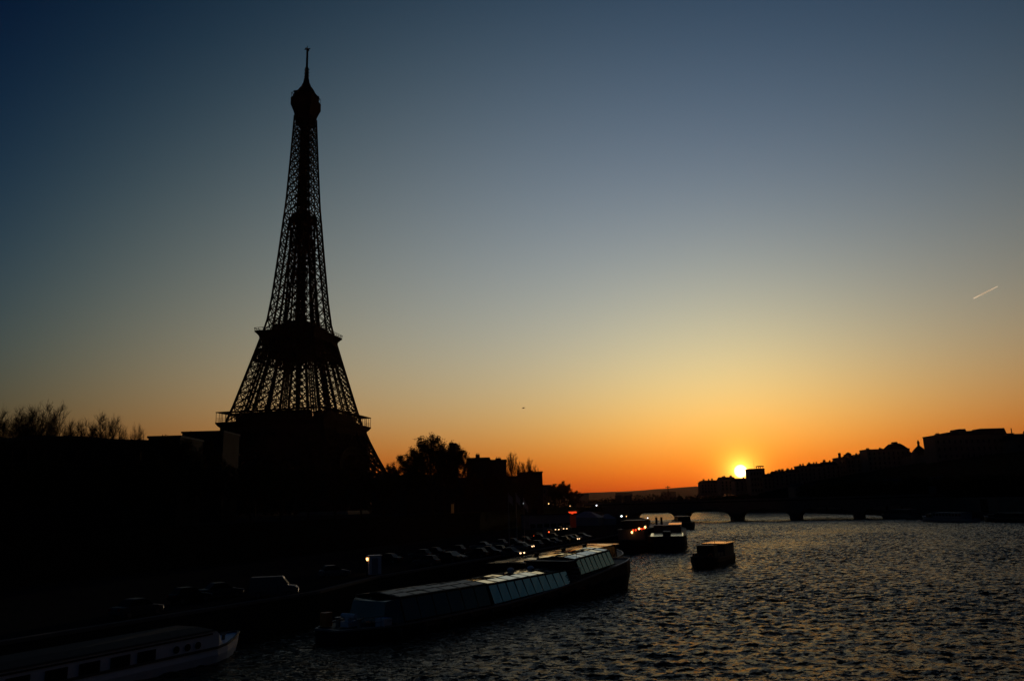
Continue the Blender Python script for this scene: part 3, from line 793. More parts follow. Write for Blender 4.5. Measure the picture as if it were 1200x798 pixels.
for xa in (-6, Lb - 12):
    for s1 in (-1, 1):
        b = MB(); b.box(xa - 1.6, s1 * (bw / 2 + .2) - 1.5, 10.96, xa + 1.6, s1 * (bw / 2 + .2) + 1.5, 14.2); b.box(xa - 1.9, s1 * (bw / 2 + .2) - 1.8, 14.2, xa + 1.9, s1 * (bw / 2 + .2) + 1.8, 14.6); b.build('pedestal', M['stone'], BR)


# ------------------------------------------------------------------ trees
def tube(b, pts, rs, n):
    rings = []
    for i, p in enumerate(pts):
        d = (pts[min(i + 1, len(pts) - 1)] - pts[max(i - 1, 0)]).normalized()
        u = d.cross(Vector((0.3, 1, 0.1))).normalized(); v = d.cross(u)
        rings.append([p + u * math.cos(6.2832 * k / n) * rs[i] + v * math.sin(6.2832 * k / n) * rs[i] for k in range(n)])
    b.loft(rings, True, False)


def make_tree(seed, H, spread, trunk_r, leaves=0, up=0.55, limbs=7, dens=1.0, bole=0.22, leaf=0.3, tw=.021):
    rng_ = random.Random(seed); tb, cb, lb = MB(), MB(), MB()

    def branch(b, p, d, L, r, segs, bend, upw, n):
        pts = [p.copy()]; rs = [r]; d = d.normalized()
        for i in range(segs):
            d = (d + Vector((rng_.uniform(-bend, bend), rng_.uniform(-bend, bend), rng_.uniform(-bend, bend) + upw))).normalized()
            pts.append(pts[-1] + d * L / segs); rs.append(r * (1 - 0.75 * (i + 1) / segs))
        tube(b, pts, rs, n); return pts, rs

    tp, tr = branch(tb, Vector((0, 0, -0.3)), Vector((0, 0, 1)), H * (0.62 if not leaves else .7), trunk_r, 6, 0.05, 0.1, 7)

    def pick(pts, t):
        f = t * (len(pts) - 1); i = min(int(f), len(pts) - 2); return pts[i].lerp(pts[i + 1], f - i), (pts[i + 1] - pts[i]).normalized()
    for i in range(limbs + 3):
        t = bole / .62 + (1 - bole / .62) * (i + rng_.random() * .6) / (limbs + 3); t = min(t, .99)
        p, dd = pick(tp, t); az = i * 2.4 + rng_.uniform(-.4, .4)
        low = 1 - t
        d = Vector((math.cos(az), math.sin(az), up + (1 - low) * 0.9)) 
        L = spread * (0.95 + 0.35 * rng_.random()) * (0.6 + .55 * math.sin(math.pi * min(1, .25 + low * .8)))
        dn = d.normalized(); cz, rz_ = H * .62, H * .385        # limbs end on a rounded crown outline
        qa = (dn.x ** 2 + dn.y ** 2) / spread ** 2 + dn.z ** 2 / rz_ ** 2; qb = 2 * (dn.x * p.x + dn.y * p.y) / spread ** 2 + 2 * dn.z * (p.z - cz) / rz_ ** 2
        qc = (p.x ** 2 + p.y ** 2) / spread ** 2 + (p.z - cz) ** 2 / rz_ ** 2 - 1
        ds = qb * qb - 4 * qa * qc
        L = max(H * .12, ((-qb + math.sqrt(max(ds, 0))) / (2 * qa)) * rng_.uniform(.82, .98))
        lp, lr = branch(tb, p, d, L, trunk_r * .38 * (.6 + .5 * low), 5, .16, .10, 5)
        for j in range(int(8 * dens)):
            t2 = .25 + .75 * (j + rng_.random()) / int(8 * dens); p2, d2 = pick(lp, min(t2, .99))
            a2 = Vector((rng_.gauss(0, 1), rng_.gauss(0, 1), rng_.gauss(.5, .6))).normalized()
            bp_, br = branch(cb, p2, d2 * .7 + a2 * .9, min(L, spread * .9) * (.42 - .2 * t2) * rng_.uniform(.75, 1.2), max(.025, trunk_r * .09), 4, .2, .09, 3)
            for k in range(int(7 * dens)):
                p3, d3 = pick(bp_, rng_.uniform(.2, .99)); a3 = Vector((rng_.gauss(0, 1), rng_.gauss(0, 1), rng_.gauss(.6, .6))).normalized()
                tpn, _ = branch(cb, p3, d3 * .6 + a3 * .8, L * .17 * rng_.uniform(.6, 1.4), tw, 3, .25, .10, 3)
                for _k in range(3):
                    p4, d4 = pick(tpn, rng_.uniform(.2, .95)); a4 = Vector((rng_.gauss(0, 1), rng_.gauss(0, 1), rng_.gauss(.5, .6))).normalized()
                    branch(cb, p4, d4 * .6 + a4 * .8, L * .085 * rng_.uniform(.6, 1.4), tw * .65, 2, .2, .08, 3)
                    for _l in range(leaves):
                        c = p4 + Vector((rng_.gauss(0, .35), rng_.gauss(0, .35), rng_.gauss(0, .3))); s1 = leaf * rng_.uniform(.6, 1.3)
                        u = Vector((rng_.gauss(0, 1), rng_.gauss(0, 1), rng_.gauss(0, 1))).normalized() * s1; v = u.orthogonal().normalized() * s1 * .7
                        lb.add([c - u, c + v, c + u, c - v], [(0, 1, 2, 3)])
    return tb, cb, lb


def tree_proto(name, label, cat, loc, group, *a, **k):
    tb, cb, lb = make_tree(*a, **k)
    o = thing(name, label, cat, loc, 0, group)
    tb.build('trunk', M['bark'], o, smooth=True)
    if lb.v:
        o2 = cb.build('branches', M['bark'], o); lb.build('crown', M['leaf'], o)
    else: cb.build('crown', M['bark'], o)
    return o


def tree_at(proto, first, px, ptop, Y, H0, label, base=8.4, rz=0.0, wide=1.0):
    p = at(px, ptop, Y); s = (p.z - base) / H0
    if first:
        proto.location = (p.x, p.y, base); proto.rotation_euler = (0, 0, rz); proto.scale = (s * wide, s * wide, s); proto['label'] = label; return proto
    return dup(proto, (p.x, p.y, base), rz, label, (s * wide, s * wide, s))


GB = 'bare winter trees behind the long building'
H0 = 20.0
TA = tree_proto('bare_tree', '', 'tree', (0, 0, 0), GB, 11, H0, 6.0, .34, up=1.3, limbs=12, dens=1.3, tw=.028)
TBt = tree_proto('bare_tree', '', 'tree', (0, 0, 0), GB, 23, H0, 5.6, .32, up=1.1, limbs=12, dens=1.3, tw=.028)
tree_at(TA, True, 56, 474, 172, H0, 'tallest bare tree above the curved roof at the left edge', rz=.5, wide=.85)
tree_at(TBt, True, 28, 476, 176, H0, 'rounded bare tree between the left photo edge and the tallest bare tree', rz=2.1, wide=.85)
tree_at(TA, False, 8, 482, 180, H0, 'bare tree at the very left edge of the photo', rz=3.3, wide=.8)
tree_at(TBt, False, 42, 476, 184, H0, 'bare tree half hidden behind the tallest bare tree', rz=4.6, wide=.7)
tree_at(TA, False, 86, 494, 188, H0, 'small bare tree in the dip between the two groups of bare trees', rz=1.2, wide=.6)
tree_at(TBt, False, 104, 488.5, 190, H0, 'spiky bare tree forming the left half of the second group', rz=.2, wide=.75)
tree_at(TA, False, 124, 486, 192, H0, 'spiky bare tree forming the top of the second group', rz=2.6, wide=.75)
tree_at(TBt, False, 146, 495, 196, H0, 'thin bare tree right of the second group', rz=5.2, wide=.45)
tree_at(TA, False, 163, 499, 200, H0, 'faint twiggy tree alone on the low roof line', rz=4.0, wide=.35)

GL = 'trees between the tower and the bridge'
LF = tree_proto('leafy_tree', '', 'tree', (0, 0, 0), GL, 31, H0, 7.0, .42, leaves=4, up=.6, limbs=10, dens=1.15, leaf=.19)
LG = tree_proto('leafy_tree', '', 'tree', (0, 0, 0), GL, 37, H0, 6.4, .40, leaves=5, up=.7, limbs=10, dens=1.1, leaf=.2)
tree_at(LF, True, 506, 511.5, 236, H0, 'tallest round leafy tree right of the tower', rz=.3, wide=1.05)
tree_at(LG, True, 478, 529, 240, H0, 'airy tree between the tower leg and the tallest leafy tree', rz=1.3, wide=.95)
tree_at(LG, False, 536, 523, 238, H0, 'dense tree around the slim tower like block', rz=3.5, wide=.75)
tree_at(LF, False, 521, 521, 262, H0, 'leafy tree filling the gap behind the tallest leafy tree', rz=5.1, wide=.8)
tree_at(LG, False, 492, 524, 266, H0, 'leafy tree half behind the airy tree', rz=.9, wide=.8)
tree_at(LF, False, 459, 546, 330, H0, 'small twiggy tree touching the foot of the tower leg', rz=2.2, wide=.7)
tree_at(LG, False, 655, 565, 400, H0, 'round bushy tree at the end of the left bank skyline', rz=1.9, wide=1.5)
tree_at(LF, False, 661, 569, 404, H0, 'low leafy tree just right of the round bushy one', rz=3.3, wide=1.3)
tree_at(LG, False, 650, 569.5, 410, H0, 'low leafy tree behind the round bushy one', rz=4.1, wide=1.5)
tree_at(LF, False, 672, 575.5, 415, H0, 'lowest leafy tree at the far end of the left bank', rz=5.0, wide=1.6)
tree_at(LF, False, 645, 571, 392, H0, 'low bushy tree tucked left of the round bushy one', rz=.6, wide=.85)
tree_at(TA, False, 599, 530.5, 310, H0, 'spiky bare tree above the flat roofs, left of two', rz=.9, wide=.55)
tree_at(TBt, False, 619, 535, 312, H0, 'spiky bare tree above the flat roofs, right of two', rz=1.9, wide=.6)
tree_at(TA, False, 609, 541, 316, H0, 'low bare tree between the two spiky ones', rz=3.1, wide=.5)
tree_at(TBt, False, 629, 546, 318, H0, 'short bare tree leaning over the sheer corner block', rz=4.4, wide=.5)
# the dark line of street trees along the upper quay
GQ = 'street trees in the dark along the upper quay'
spots = [(18, 541, 100), (62, 538, 108), (108, 541, 116), (150, 540, 126), (192, 538, 138), (228, 541, 152), (262, 542, 166), (296, 543, 180), (330, 545, 196), (362, 546, 212), (394, 548, 224), (424, 552, 232), (450, 556, 240), (200, 517, 172), (230, 511, 218), (216, 516, 196), (552, 556, 250), (576, 558, 262), (598, 562, 276), (622, 568, 296)]
for i, (px, yt, Y) in enumerate(spots):
    o = tree_at(LF if i % 2 else LG, False, px, yt, Y, H0, 'dark street tree, %s along the upper quay from the left edge' % ORD[i], rz=i * 1.7, wide=1.0)
    o['group'] = GQ
# park trees round the tower's feet
for i, px in enumerate((270, 300, 332, 364, 398, 432)):
    o = tree_at(LG if i % 2 else LF, False, px, 548 + (i * 7) % 9, 470 + 8 * i, H0, 'dark park tree at the foot of the tower, %s from the left' % ORD[i], base=7, rz=i * 2.1, wide=1.2); o['group'] = 'park trees under the tower'
# right bank quay trees
for i in range(16):
    px = 948 + i * 17.5; Y = 470 - i * 9
    o = tree_at(LF if i % 2 else LG, False, px, 566 - i * 0.8, Y, H0, 'dark tree on the right bank quay, %s from the bridge end' % ORD[i], base=3, rz=i * 1.3, wide=1.7); o['group'] = 'trees along the right bank quay'
# wood on the far bank: reads as one mass
b = MB(); rng = random.Random(9)
for i in range(5200):
    x = rng.uniform(-150, 420); y = rng.uniform(815, 1400); zt = 6.5 + rng.uniform(0, 1) ** .7 * (8 + 2.5 * math.sin(x * .05) + 2 * math.sin(x * .13 + 1))
    c = Vector((x, y, zt)); u = Vector((rng.gauss(0, 1), rng.gauss(0, 1), rng.gauss(0, 1))).normalized() * rng.uniform(1.2, 2.6); v = u.orthogonal().normalized() * rng.uniform(.9, 2)
    b.add([c - u, c + v, c + u, c - v], [(0, 1, 2, 3)])
o = b.build('far_wood', M['wood'], kind='stuff'); tag(o, 'low dark wood on the far bank seen past the bridge', 'wood')


# ------------------------------------------------------------------ boats
def hull(L, B, zd, bow_rise=0.8, bow=0.16, stern=0.10, blunt=0.35, tum=0.9, sblunt=.6, n=26, rise_len=.3):
    b = MB(); rings = []
    for i in range(n + 1):
        t = i / n; x = -L / 2 + L * t
        if t > 1 - bow: k = (t - (1 - bow)) / bow; hb = B / 2 * (1 - (1 - blunt) * k ** 1.8)
        elif t < stern: k = 1 - t / stern; hb = B / 2 * (1 - (1 - sblunt) * k ** 2)
        else: hb = B / 2
        k2 = max(0, (t - (1 - rise_len)) / rise_len); z = zd + bow_rise * k2 ** 1.6
        rk = 0.45 * k2 ** 3
        rings.append([(x + rk, -hb, z), (x + rk * .8, -hb * 1.02, z * .55), (x, -hb * tum, -.05), (x, -hb * .7, -.8), (x, hb * .7, -.8), (x, hb * tum, -.05), (x + rk * .8, hb * 1.02, z * .55), (x + rk, hb, z)])
    b.loft(rings)
    rail = MB()
    for s1 in (0, 7):
        for r0, r1 in zip(rings, rings[1:]): rail.beam((r0[s1][0], r0[s1][1], r0[s1][2] + .06), (r1[s1][0], r1[s1][1], r1[s1][2] + .06), .16)
    for r in (rings[0], rings[-1]): rail.beam((r[0][0], r[0][1], r[0][2] + .06), (r[7][0], r[7][1], r[7][2] + .06), .16)
    return b, rail, rings


def railing(pts, h=1.0, name='railing', parent=None, mt=None, step=1.2):
    b = MB()
    for p, q_ in zip(pts, pts[1:]):
        p, q_ = Vector(p), Vector(q_); k = max(1, int((q_ - p).length / step))
        for i in range(k + 1): r = p.lerp(q_, i / k); b.beam(r, r + Vector((0, 0, h)), .06, n=3)
        for zz in (h, h * .5): b.beam(p + Vector((0, 0, zz)), q_ + Vector((0, 0, zz)), .05, n=3)
    return b.build(name, mt or M['steel'], parent)


def glazed_cabin(root, x0, x1, z0, z0b, z1, z1b, half0, half1, panels, glass_side, roofs, far_side=None, rise=0.32, roofn=None, roofm=None, roofmax=1e9):
    """Cabin with inward leaning glazed sides and a paned glass roof; bottom z0..z0b and top z1..z1b rise along x."""
    zb = lambda x: z0 + (z0b - z0) * (x - x0) / (x1 - x0); zt = lambda x: z1 + (z1b - z1) * (x - x0) / (x1 - x0)
    f = MB(); step = (x1 - x0) / panels
    for i in range(panels + 1):
        x = x0 + step * i
        for s1 in (-1, 1): f.beam((x, s1 * half0, zb(x)), (x, s1 * half1, zt(x)), .075)
        f.beam((x, -half1, zt(x)), (x, 0, zt(x) + rise), .13); f.beam((x, 0, zt(x) + rise), (x, half1, zt(x)), .13)
    for s1 in (-1, 1):
        f.beam((x0, s1 * half1, zt(x0)), (x1, s1 * half1, zt(x1)), .16); f.beam((x0, s1 * half0, zb(x0)), (x1, s1 * half0, zb(x1)), .14)
    for j in range(1, roofs):
        y = -half1 + 2 * half1 * j / roofs; dz = rise * (1 - abs(y) / half1); f.beam((x0, y, zt(x0) + dz), (x1, y, zt(x1) + dz), .14)
    f.build('cabin_frame', M['frame'], root)
    for s1, gm in ((-1, glass_side), (1, far_side or glass_side)):
        g = MB()
        for i in range(panels):
            a0, a1 = x0 + step * i + .05, x0 + step * (i + 1) - .05
            g.add([(a0, s1 * half0, zb(a0) + .05), (a1, s1 * half0, zb(a1) + .05), (a1, s1 * half1, zt(a1) - .05), (a0, s1 * half1, zt(a0) - .05),
                   (a0, s1 * (half0 - .04), zb(a0) + .05), (a1, s1 * (half0 - .04), zb(a1) + .05), (a1, s1 * (half1 - .04), zt(a1) - .05), (a0, s1 * (half1 - .04), zt(a0) - .05)],
                  [(0, 1, 2, 3), (7, 6, 5, 4), (0, 4, 5, 1), (2, 6, 7, 3), (1, 5, 6, 2), (0, 3, 7, 4)])
        g.build('side_glazing', gm, root)
    g = MB(); nx = roofn or panels; st = (x1 - x0) / nx
    rj = random.Random(int(x0 * 10) + 3)
    zr = lambda x, y: zt(x) + rise * (1 - abs(y) / half1) + .03
    for i in range(nx):
        if x0 + st * (i + .5) > roofmax: continue
        for j in range(roofs):
            a0, a1 = x0 + st * i + .17, x0 + st * (i + 1) - .17; y0 = -half1 + 2 * half1 * j / roofs + .17; y1 = -half1 + 2 * half1 * (j + 1) / roofs - .17
            tl = rj.uniform(-.03, .03); t2 = rj.uniform(-.045, .045)
            g.add([(a0, y0, zr(a0, y0) + .05 + tl), (a1, y0, zr(a1, y0) + .05 - tl), (a1, y1, zr(a1, y1) + .05 - tl + t2), (a0, y1, zr(a0, y1) + .05 + tl + t2),
                   (a0, y0, zr(a0, y0) - .02), (a1, y0, zr(a1, y0) - .02), (a1, y1, zr(a1, y1) - .02), (a0, y1, zr(a0, y1) - .02)],
                  [(0, 1, 2, 3), (7, 6, 5, 4), (0, 4, 5, 1), (2, 6, 7, 3), (1, 5, 6, 2), (0, 3, 7, 4)])
    g.build('roof_glazing', roofm or M['coatedroof'], root)
    for x in (x0 + .02, x1 - .06):
        e = MB(); e.add([(x, -half0, zb(x)), (x, half0, zb(x)), (x, half1, zt(x)), (x, -half1, zt(x)), (x + .04, -half0, zb(x)), (x + .04, half0, zb(x)), (x + .04, half1, zt(x)), (x + .04, -half1, zt(x))], [(0, 1, 2, 3), (7, 6, 5, 4), (0, 4, 5, 1), (1, 5, 6, 2), (2, 6, 7, 3), (3, 7, 4, 0)])
        e.build('end_glazing', M['smoked'], root)


# the big glass roofed restaurant boat
hd = math.atan2(.831, .556)
GBt = thing('glass_boat', 'long dark glass roofed river boat with pale slanted side panels, nearest the photo centre', 'boat', (1.2 - .831 * 4.1, 90 + .556 * 4.1, 0), hd, None)
hb, hr, rg = hull(50.6, 8.2, 1.0, 2.5, .05, .16, .86, .93, .35, rise_len=.62)
hb.build('hull', M['hull'], GBt, smooth=False); hr.build('gunwale', M['steel'], GBt)
glazed_cabin(GBt, -19.2, -6.1, 1.15, 1.1, 3.15, 3.1, 3.4, 2.7, 6, M['smoked'], 4, roofm=M['halfglass'])
glazed_cabin(GBt, -5.9, 10.0, 1.12, 1.65, 3.05, 3.25, 3.6, 2.8, 10, M['coated'], 3, roofn=8, roofmax=5.2)
b = MB(); b.loft([[(5.3, -2.6, 3.12), (5.3, 0, 3.44), (5.3, 2.6, 3.12), (5.3, 2.6, 3.05), (5.3, -2.6, 3.05)], [(9.9, -2.6, 3.25), (9.9, 0, 3.57), (9.9, 2.6, 3.25), (9.9, 2.6, 3.15), (9.9, -2.6, 3.15)]]); b.build('roof_deck', M['frame'], GBt)
glazed_cabin(GBt, 12.4, 21.4, 2.5, 3.15, 4.3, 4.85, 3.5, 2.75, 8, M['glowglass'], 3, roofn=6)
b = MB(); b.loft([[(-20.8, -2.2, 1.1), (-20.8, 2.2, 1.1), (-20.3, 2.0, 2.9), (-20.3, -2.0, 2.9)], [(-19.25, -3.3, 1.1), (-19.25, 3.3, 1.1), (-19.25, 2.65, 3.1), (-19.25, -2.65, 3.1)]]); b.build('end_canopy', M['smoked'], GBt)
b = MB(); b.box(10.2, -2.9, 1.6, 12.2, 2.9, 4.1); b.box(9.9, -3.1, 4.1, 12.35, 3.1, 4.25); wh = b.build('wheelhouse', M['frame'], GBt)
b = MB(); b.box(10.4, -2.93, 2.9, 12.0, -2.9, 3.8); b.build('window', M['pane'], wh)
railing([(10.2, -3.5, 1.9), (12.3, -3.5, 2.2)], 1.1, parent=GBt)
railing([(10.0, -3.0, 4.27), (12.3, -3.0, 4.27)], .9, parent=GBt)
b = MB()
for k in range(5): b.box(9.8 + .35 * k, -3.85, 1.7 + .42 * k, 10.2 + .35 * k, -3.1, 1.78 + .42 * k)
b.build('stair', M['steel'], GBt)
railing([(-24.4, -1.6, 1.05), (-23.6, -2.6, 1.05), (-20.5, -3.6, 1.05)], .9, parent=GBt)
railing([(21.6, -3.2, 3.3), (24.6, -2.2, 3.5), (24.9, 2.2, 3.5), (21.6, 3.2, 3.3)], 1.0, parent=GBt, mt=M['frame'])
for x, y in ((23.2, -1.2), (23.2, 1.2), (-22.8, -1.3), (-22.8, 1.3)):
    b = MB(); z = 3.35 if x > 0 else 1.05; b.lathe([(.22, z - .1), (.18, z + .55), (.3, z + .6), (.3, z + .7)], 10, x, y); b.build('bollard', M['steel'], GBt)
b = MB(); b.box(-23.3, -.5, 1.04, -22.3, .5, 1.5); b.beam((-22.8, -.8, 1.9), (-22.8, .8, 1.9), .45, n=10); b.beam((-22.8, 0, 1.4), (-22.8, 0, 1.9), .5); b.build('winch', M['white'], GBt)
b = MB(); b.box(-21.9, -3.3, 1.04, -20.9, -2.3, 1.7); b.build('deck_locker', M['white'], GBt)
b = MB(); b.box(-24.0, 1.6, 1.04, -23.2, 2.3, 2.2); b.build('orange_locker', M['orange'], GBt)
for x, y in ((4.2, 1.2), (6.9, .2)):
    b = MB(); b.lathe([(.32, 3.2), (.32, 3.55), (.42, 3.6), (.42, 3.75), (.2, 3.9)], 10, x, y); b.build('roof_vent', M['white'], GBt)
for i in range(13):
    x = -21 + 3.4 * i; z = .55 + (.9 * max(0, (i - 6) / 7)); b = MB(); b.lathe([(.05, z - .45), (.22, z - .3), (.24, z + .2), (.06, z + .4)], 8, x, -4.28); b.build('fender', M['tyre'], GBt)
# seats and tables seen as shapes behind the smoked glass are left to the dark

# second flat boat lying between it and the quay
d2 = Vector((21, 51, 0)).normalized(); B2 = thing('flat_boat', 'dark flat roofed river boat moored between the glass boat and the quay', 'boat', (6.8, 129.5, 0), math.atan2(d2.y, d2.x))
hb, hr, rg = hull(55, 8.0, 1.3, 1.0, .12, .1, .3, .93, .5)
hb.build('hull', M['hull'], B2); hr.build('gunwale', M['steel'], B2)
glazed_cabin(B2, -22, 20, 1.35, 1.4, 3.45, 3.55, 3.4, 2.9, 21, M['smoked'], 2, rise=.1, roofm=M['smoked'])
b = MB(); b.loft([[(20.1, -3.3, 3.45), (20.1, 3.3, 3.45), (20.1, 3.3, 3.7), (20.1, -3.3, 3.7)], [(23.6, -2.9, 3.4), (23.6, 2.9, 3.4), (23.6, 2.9, 3.64), (23.6, -2.9, 3.64)], [(25.6, -1.5, 3.3), (25.6, 1.5, 3.3), (25.6, 1.5, 3.5), (25.6, -1.5, 3.5)]]); b.build('bow_canopy', M['tanroof'], B2)
b = MB(); b.box(20.1, -2.6, 1.4, 22.6, 2.6, 3.44); b.build('wheelhouse', M['frame'], B2)
for x in (-10, 2, 13):
    b = MB(); b.lathe([(.35, 3.6), (.35, 3.95), (.5, 4.0), (.5, 4.12)], 10, x, .3); b.build('roof_vent', M['frame'], B2)

# white barge at the bottom left corner
dv = Vector((.447, .894, 0)).normalized(); nrmL = Vector((-dv.y, dv.x, 0)); cen = Vector((-22.9, 63.9, 0)) - dv * 12.78 + nrmL * 2.5
BG = thing('white_barge', 'pale canal barge with portholes and square windows in the bottom left corner', 'boat', cen, math.atan2(dv.y, dv.x))
hb, hr, rg = hull(33.4, 5.0, 1.0, .42, .12, .1, .12, .96, .6, rise_len=.12)
hb.build('hull', M['hullw'], BG); hr.build('gunwale', M['hullg'], BG)
b = MB(); rings = []
for x, z in ((-15.6, 2.3), (12.4, 2.3), (12.75, 2.24), (13.0, 2.0), (13.25, 1.62), (13.7, 1.3), (14.2, 1.12)):
    k_ = 2.46 if x < 13 else 2.46 - (x - 13) * .55
    rings.append([(x, -k_, 1.0), (x, k_, 1.0), (x, k_, z), (x, -k_, z)])
b.loft(rings); b.build('cabin', M['hullw'], BG)
b = MB(); b.loft([[(-15.8, -2.6, 2.303), (12.6, -2.6, 2.303), (12.6, 2.6, 2.303), (-15.8, 2.6, 2.303)], [(-15.6, -2.5, 2.4), (12.4, -2.5, 2.4), (12.4, 2.5, 2.4), (-15.6, 2.5, 2.4)], [(-15, -1.2, 2.62), (12, -1.2, 2.62), (12, 1.2, 2.62), (-15, 1.2, 2.62)]]); b.build('cabin_roof', M['deck'], BG)
for x in (-9.6, -7.2, -4.8, -2.45, -.05, 2.2, 4.45, 6.5):
    f = MB(); f.box(x - .72, -2.53, .98, x + .72, -2.44, 1.85); fo = f.build('window', M['frame'], BG); g = MB(); g.box(x - .64, -2.545, 1.05, x + .64, -2.53, 1.78); g.build('pane', M['pane'], fo)
for x in (9.0, 10.0, 10.95):
    f = MB(); n = 14
    f.add([(x + .25 * math.cos(6.2832 * k / n), -2.44, 1.5 + .25 * math.sin(6.2832 * k / n)) for k in range(n)] + [(x + .25 * math.cos(6.2832 * k / n), -2.53, 1.5 + .25 * math.sin(6.2832 * k / n)) for k in range(n)], [tuple(range(n)), tuple(range(n, 2 * n))[::-1]] + [(k, k + n, (k + 1) % n + n, (k + 1) % n) for k in range(n)])
    f.build('porthole', M['frame'], BG)
b = MB(); b.box(-15.4, -2.52, 2.06, 12.3, -2.463, 2.16); b.build('dark_band', M['frame'], BG)  # dark strip along the side, just under the roof edge
for y in (-.6, .6):
    b = MB(); b.lathe([(.13, 1.0), (.12, 1.5), (.2, 1.53), (.2, 1.6)], 8, 15.2, y); b.build('bollard', M['hullg'], BG)
b = MB(); b.lathe([(.35, 1.0), (.35, 1.55), (.15, 1.7)], 10, 14.5, 0); b.build('capstan', M['hullg'], BG)

# small tour boat in mid river
t0 = ground(821, 665.5, 0); th_ = math.atan2(15, 7.9)
TB = thing('tour_boat', 'small tour boat with an orange lit roof cruising in mid river', 'boat', t0 + Vector((math.cos(th_), math.sin(th_), 0)) * 8.2, th_ + math.pi)
hb, hr, rg = hull(17, 4.6, 1.35, .5, .2, .08, .35, .93, .75)
hb.build('hull', M['hull'], TB); hr.build('gunwale', M['hullg'], TB)
b = MB(); b.box(-8, -1.9, 1.37, -1.2, 1.9, 3.3); cbn = b.build('cabin', M['hullg'], TB)
b = MB(); b.box(-8.3, -2.1, 3.303, -1.0, 2.1, 3.45); b.build('cabin_roof', M['sunsetroof'], TB)
for i in range(4):
    for s1 in (-1, 1):
        b = MB(); x = -7.3 + 1.6 * i; b.box(x - .6, s1 * 1.91 - .02, 2.2, x + .6, s1 * 1.91 + .02, 3.0); b.build('window', M['pane'], cbn)
b = MB(); b.box(-.6, -1.8, 1.37, 5.9, 1.8, 2.15); b.build('coach_roof', M['frame'], TB)
b = MB(); b.box(1.9, -1.45, 2.153, 4.6, 1.45, 3.3); b.box(1.7, -1.6, 3.303, 4.9, 1.6, 3.42); whs = b.build('wheelhouse', M['frame'], TB)
b = MB(); b.box(4.6, -1.25, 2.55, 4.63, 1.25, 3.18); b.build('window', M['pane'], whs)
railing([(6.5, -1.8, 1.55), (8.2, -1.0, 1.8), (8.2, 1.0, 1.8), (6.5, 1.8, 1.55)], .9, parent=TB, mt=M['frame'])
railing([(-8.2, -2.0, 3.46), (-1.2, -2.0, 3.46)], .45, parent=TB, mt=M['frame']); railing([(-8.2, 2.0, 3.46), (-1.2, 2.0, 3.46)], .45, parent=TB, mt=M['frame'])
for y in (-1.2, 1.2):
    b = MB(); b.loft([[(5.96 + .05 * math.cos(6.2832 * j / 6), y + (.34 + .08 * math.sin(6.2832 * j / 6)) * math.cos(6.2832 * k / 14), 1.8 + (.34 + .08 * math.sin(6.2832 * j / 6)) * math.sin(6.2832 * k / 14)) for j in range(6)] for k in range(15)], True, False); b.build('life_ring', M['orange'], TB)
for i in range(3):
    for s1 in (-1, 1):
        b = MB(); x = .8 + 2.0 * i; b.box(x - .7, s1 * 1.81 - .02, 1.55, x + .7, s1 * 1.81 + .02, 2.05); b.build('window', M['pane'], TB)
b = MB(); b.beam((3.0, 1.3, 3.4), (3.0, 1.3, 4.6), .08, n=6); b.build('mast', M['steel'], TB)


def moored(label, near, far_dir, L, B, zd, hullm, house, name='moored_boat', group=None, bow_near=False, bow_rise=.7):
    d = Vector(far_dir).normalized(); c = Vector(near) + d * L / 2
    o = thing(name, label, 'boat', c, math.atan2(d.y, d.x) + (math.pi if bow_near else 0), group)
    hb, hr, rg = hull(L, B, zd, bow_rise, .16, .1, .2, .93, .65); hb.build('hull', hullm, o); hr.build('gunwale', M['hullg'], o)
    for (x0, x1, hw, z0, z1, mt, nw) in house:
        b = MB(); b.box(x0, -hw, z0, x1, hw, z1); b.box(x0 - .3, -hw - .2, z1 + .003, x1 + .3, hw + .2, z1 + .15); hs = b.build('deckhouse', mt, o)
        for i in range(nw):
            for s1 in (-1, 1):
                x = x0 + (x1 - x0) * (i + .5) / nw; g = MB(); wq = (x1 - x0) / nw * .33
                g.box(x - wq, s1 * (hw + .015) - .015, z0 + (z1 - z0) * .35, x + wq, s1 * (hw + .015) + .015, z0 + (z1 - z0) * .85); g.build('window', M['pane'], hs)
    return o


BDm = moored('dark party boat with a row of red lamps, moored beyond the flat boat', (23.5, 180, 0), (.3, .95, 0), 44, 7.6, 2.2, M['hull'],
             [(-14, 14, 3.0, 2.25, 4.7, M['hullg'], 9), (2, 12, 2.4, 4.86, 6.6, M['frame'], 3)], 'party_boat', bow_near=True)
for i, (px, py) in enumerate(((740.5, 623.4), (742, 621), (745, 620.6), (749, 619.2), (752, 619.6), (754.6, 619), (756, 617.2))):
    p = at(px, py, 186.6 + .08 * i); p = BDm.matrix_world.inverted() @ p if False else p
    mw = Matrix.Translation(BDm.location) @ Matrix.Rotation(BDm.rotation_euler.z, 4, 'Z'); q_ = mw.inverted() @ p
    b = MB(); b.lathe([(.05, q_.z - .3), (.2, q_.z - .12), (.2, q_.z + .1), (.05, q_.z + .22)], 8, q_.x, q_.y); b.build('red_lamp', M['red'] if i % 3 else M['hot'], BDm)
EB = moored('broad sterned dark boat with two pale reflecting panels, outside the party boat', (33.0, 182.5, 0), (.2, .98, 0), 46, 8.6, 3.2, M['hull'],
            [(-12, 20, 3.1, 3.25, 5.2, M['hullg'], 10)], 'broad_boat', bow_near=False, bow_rise=1.0)
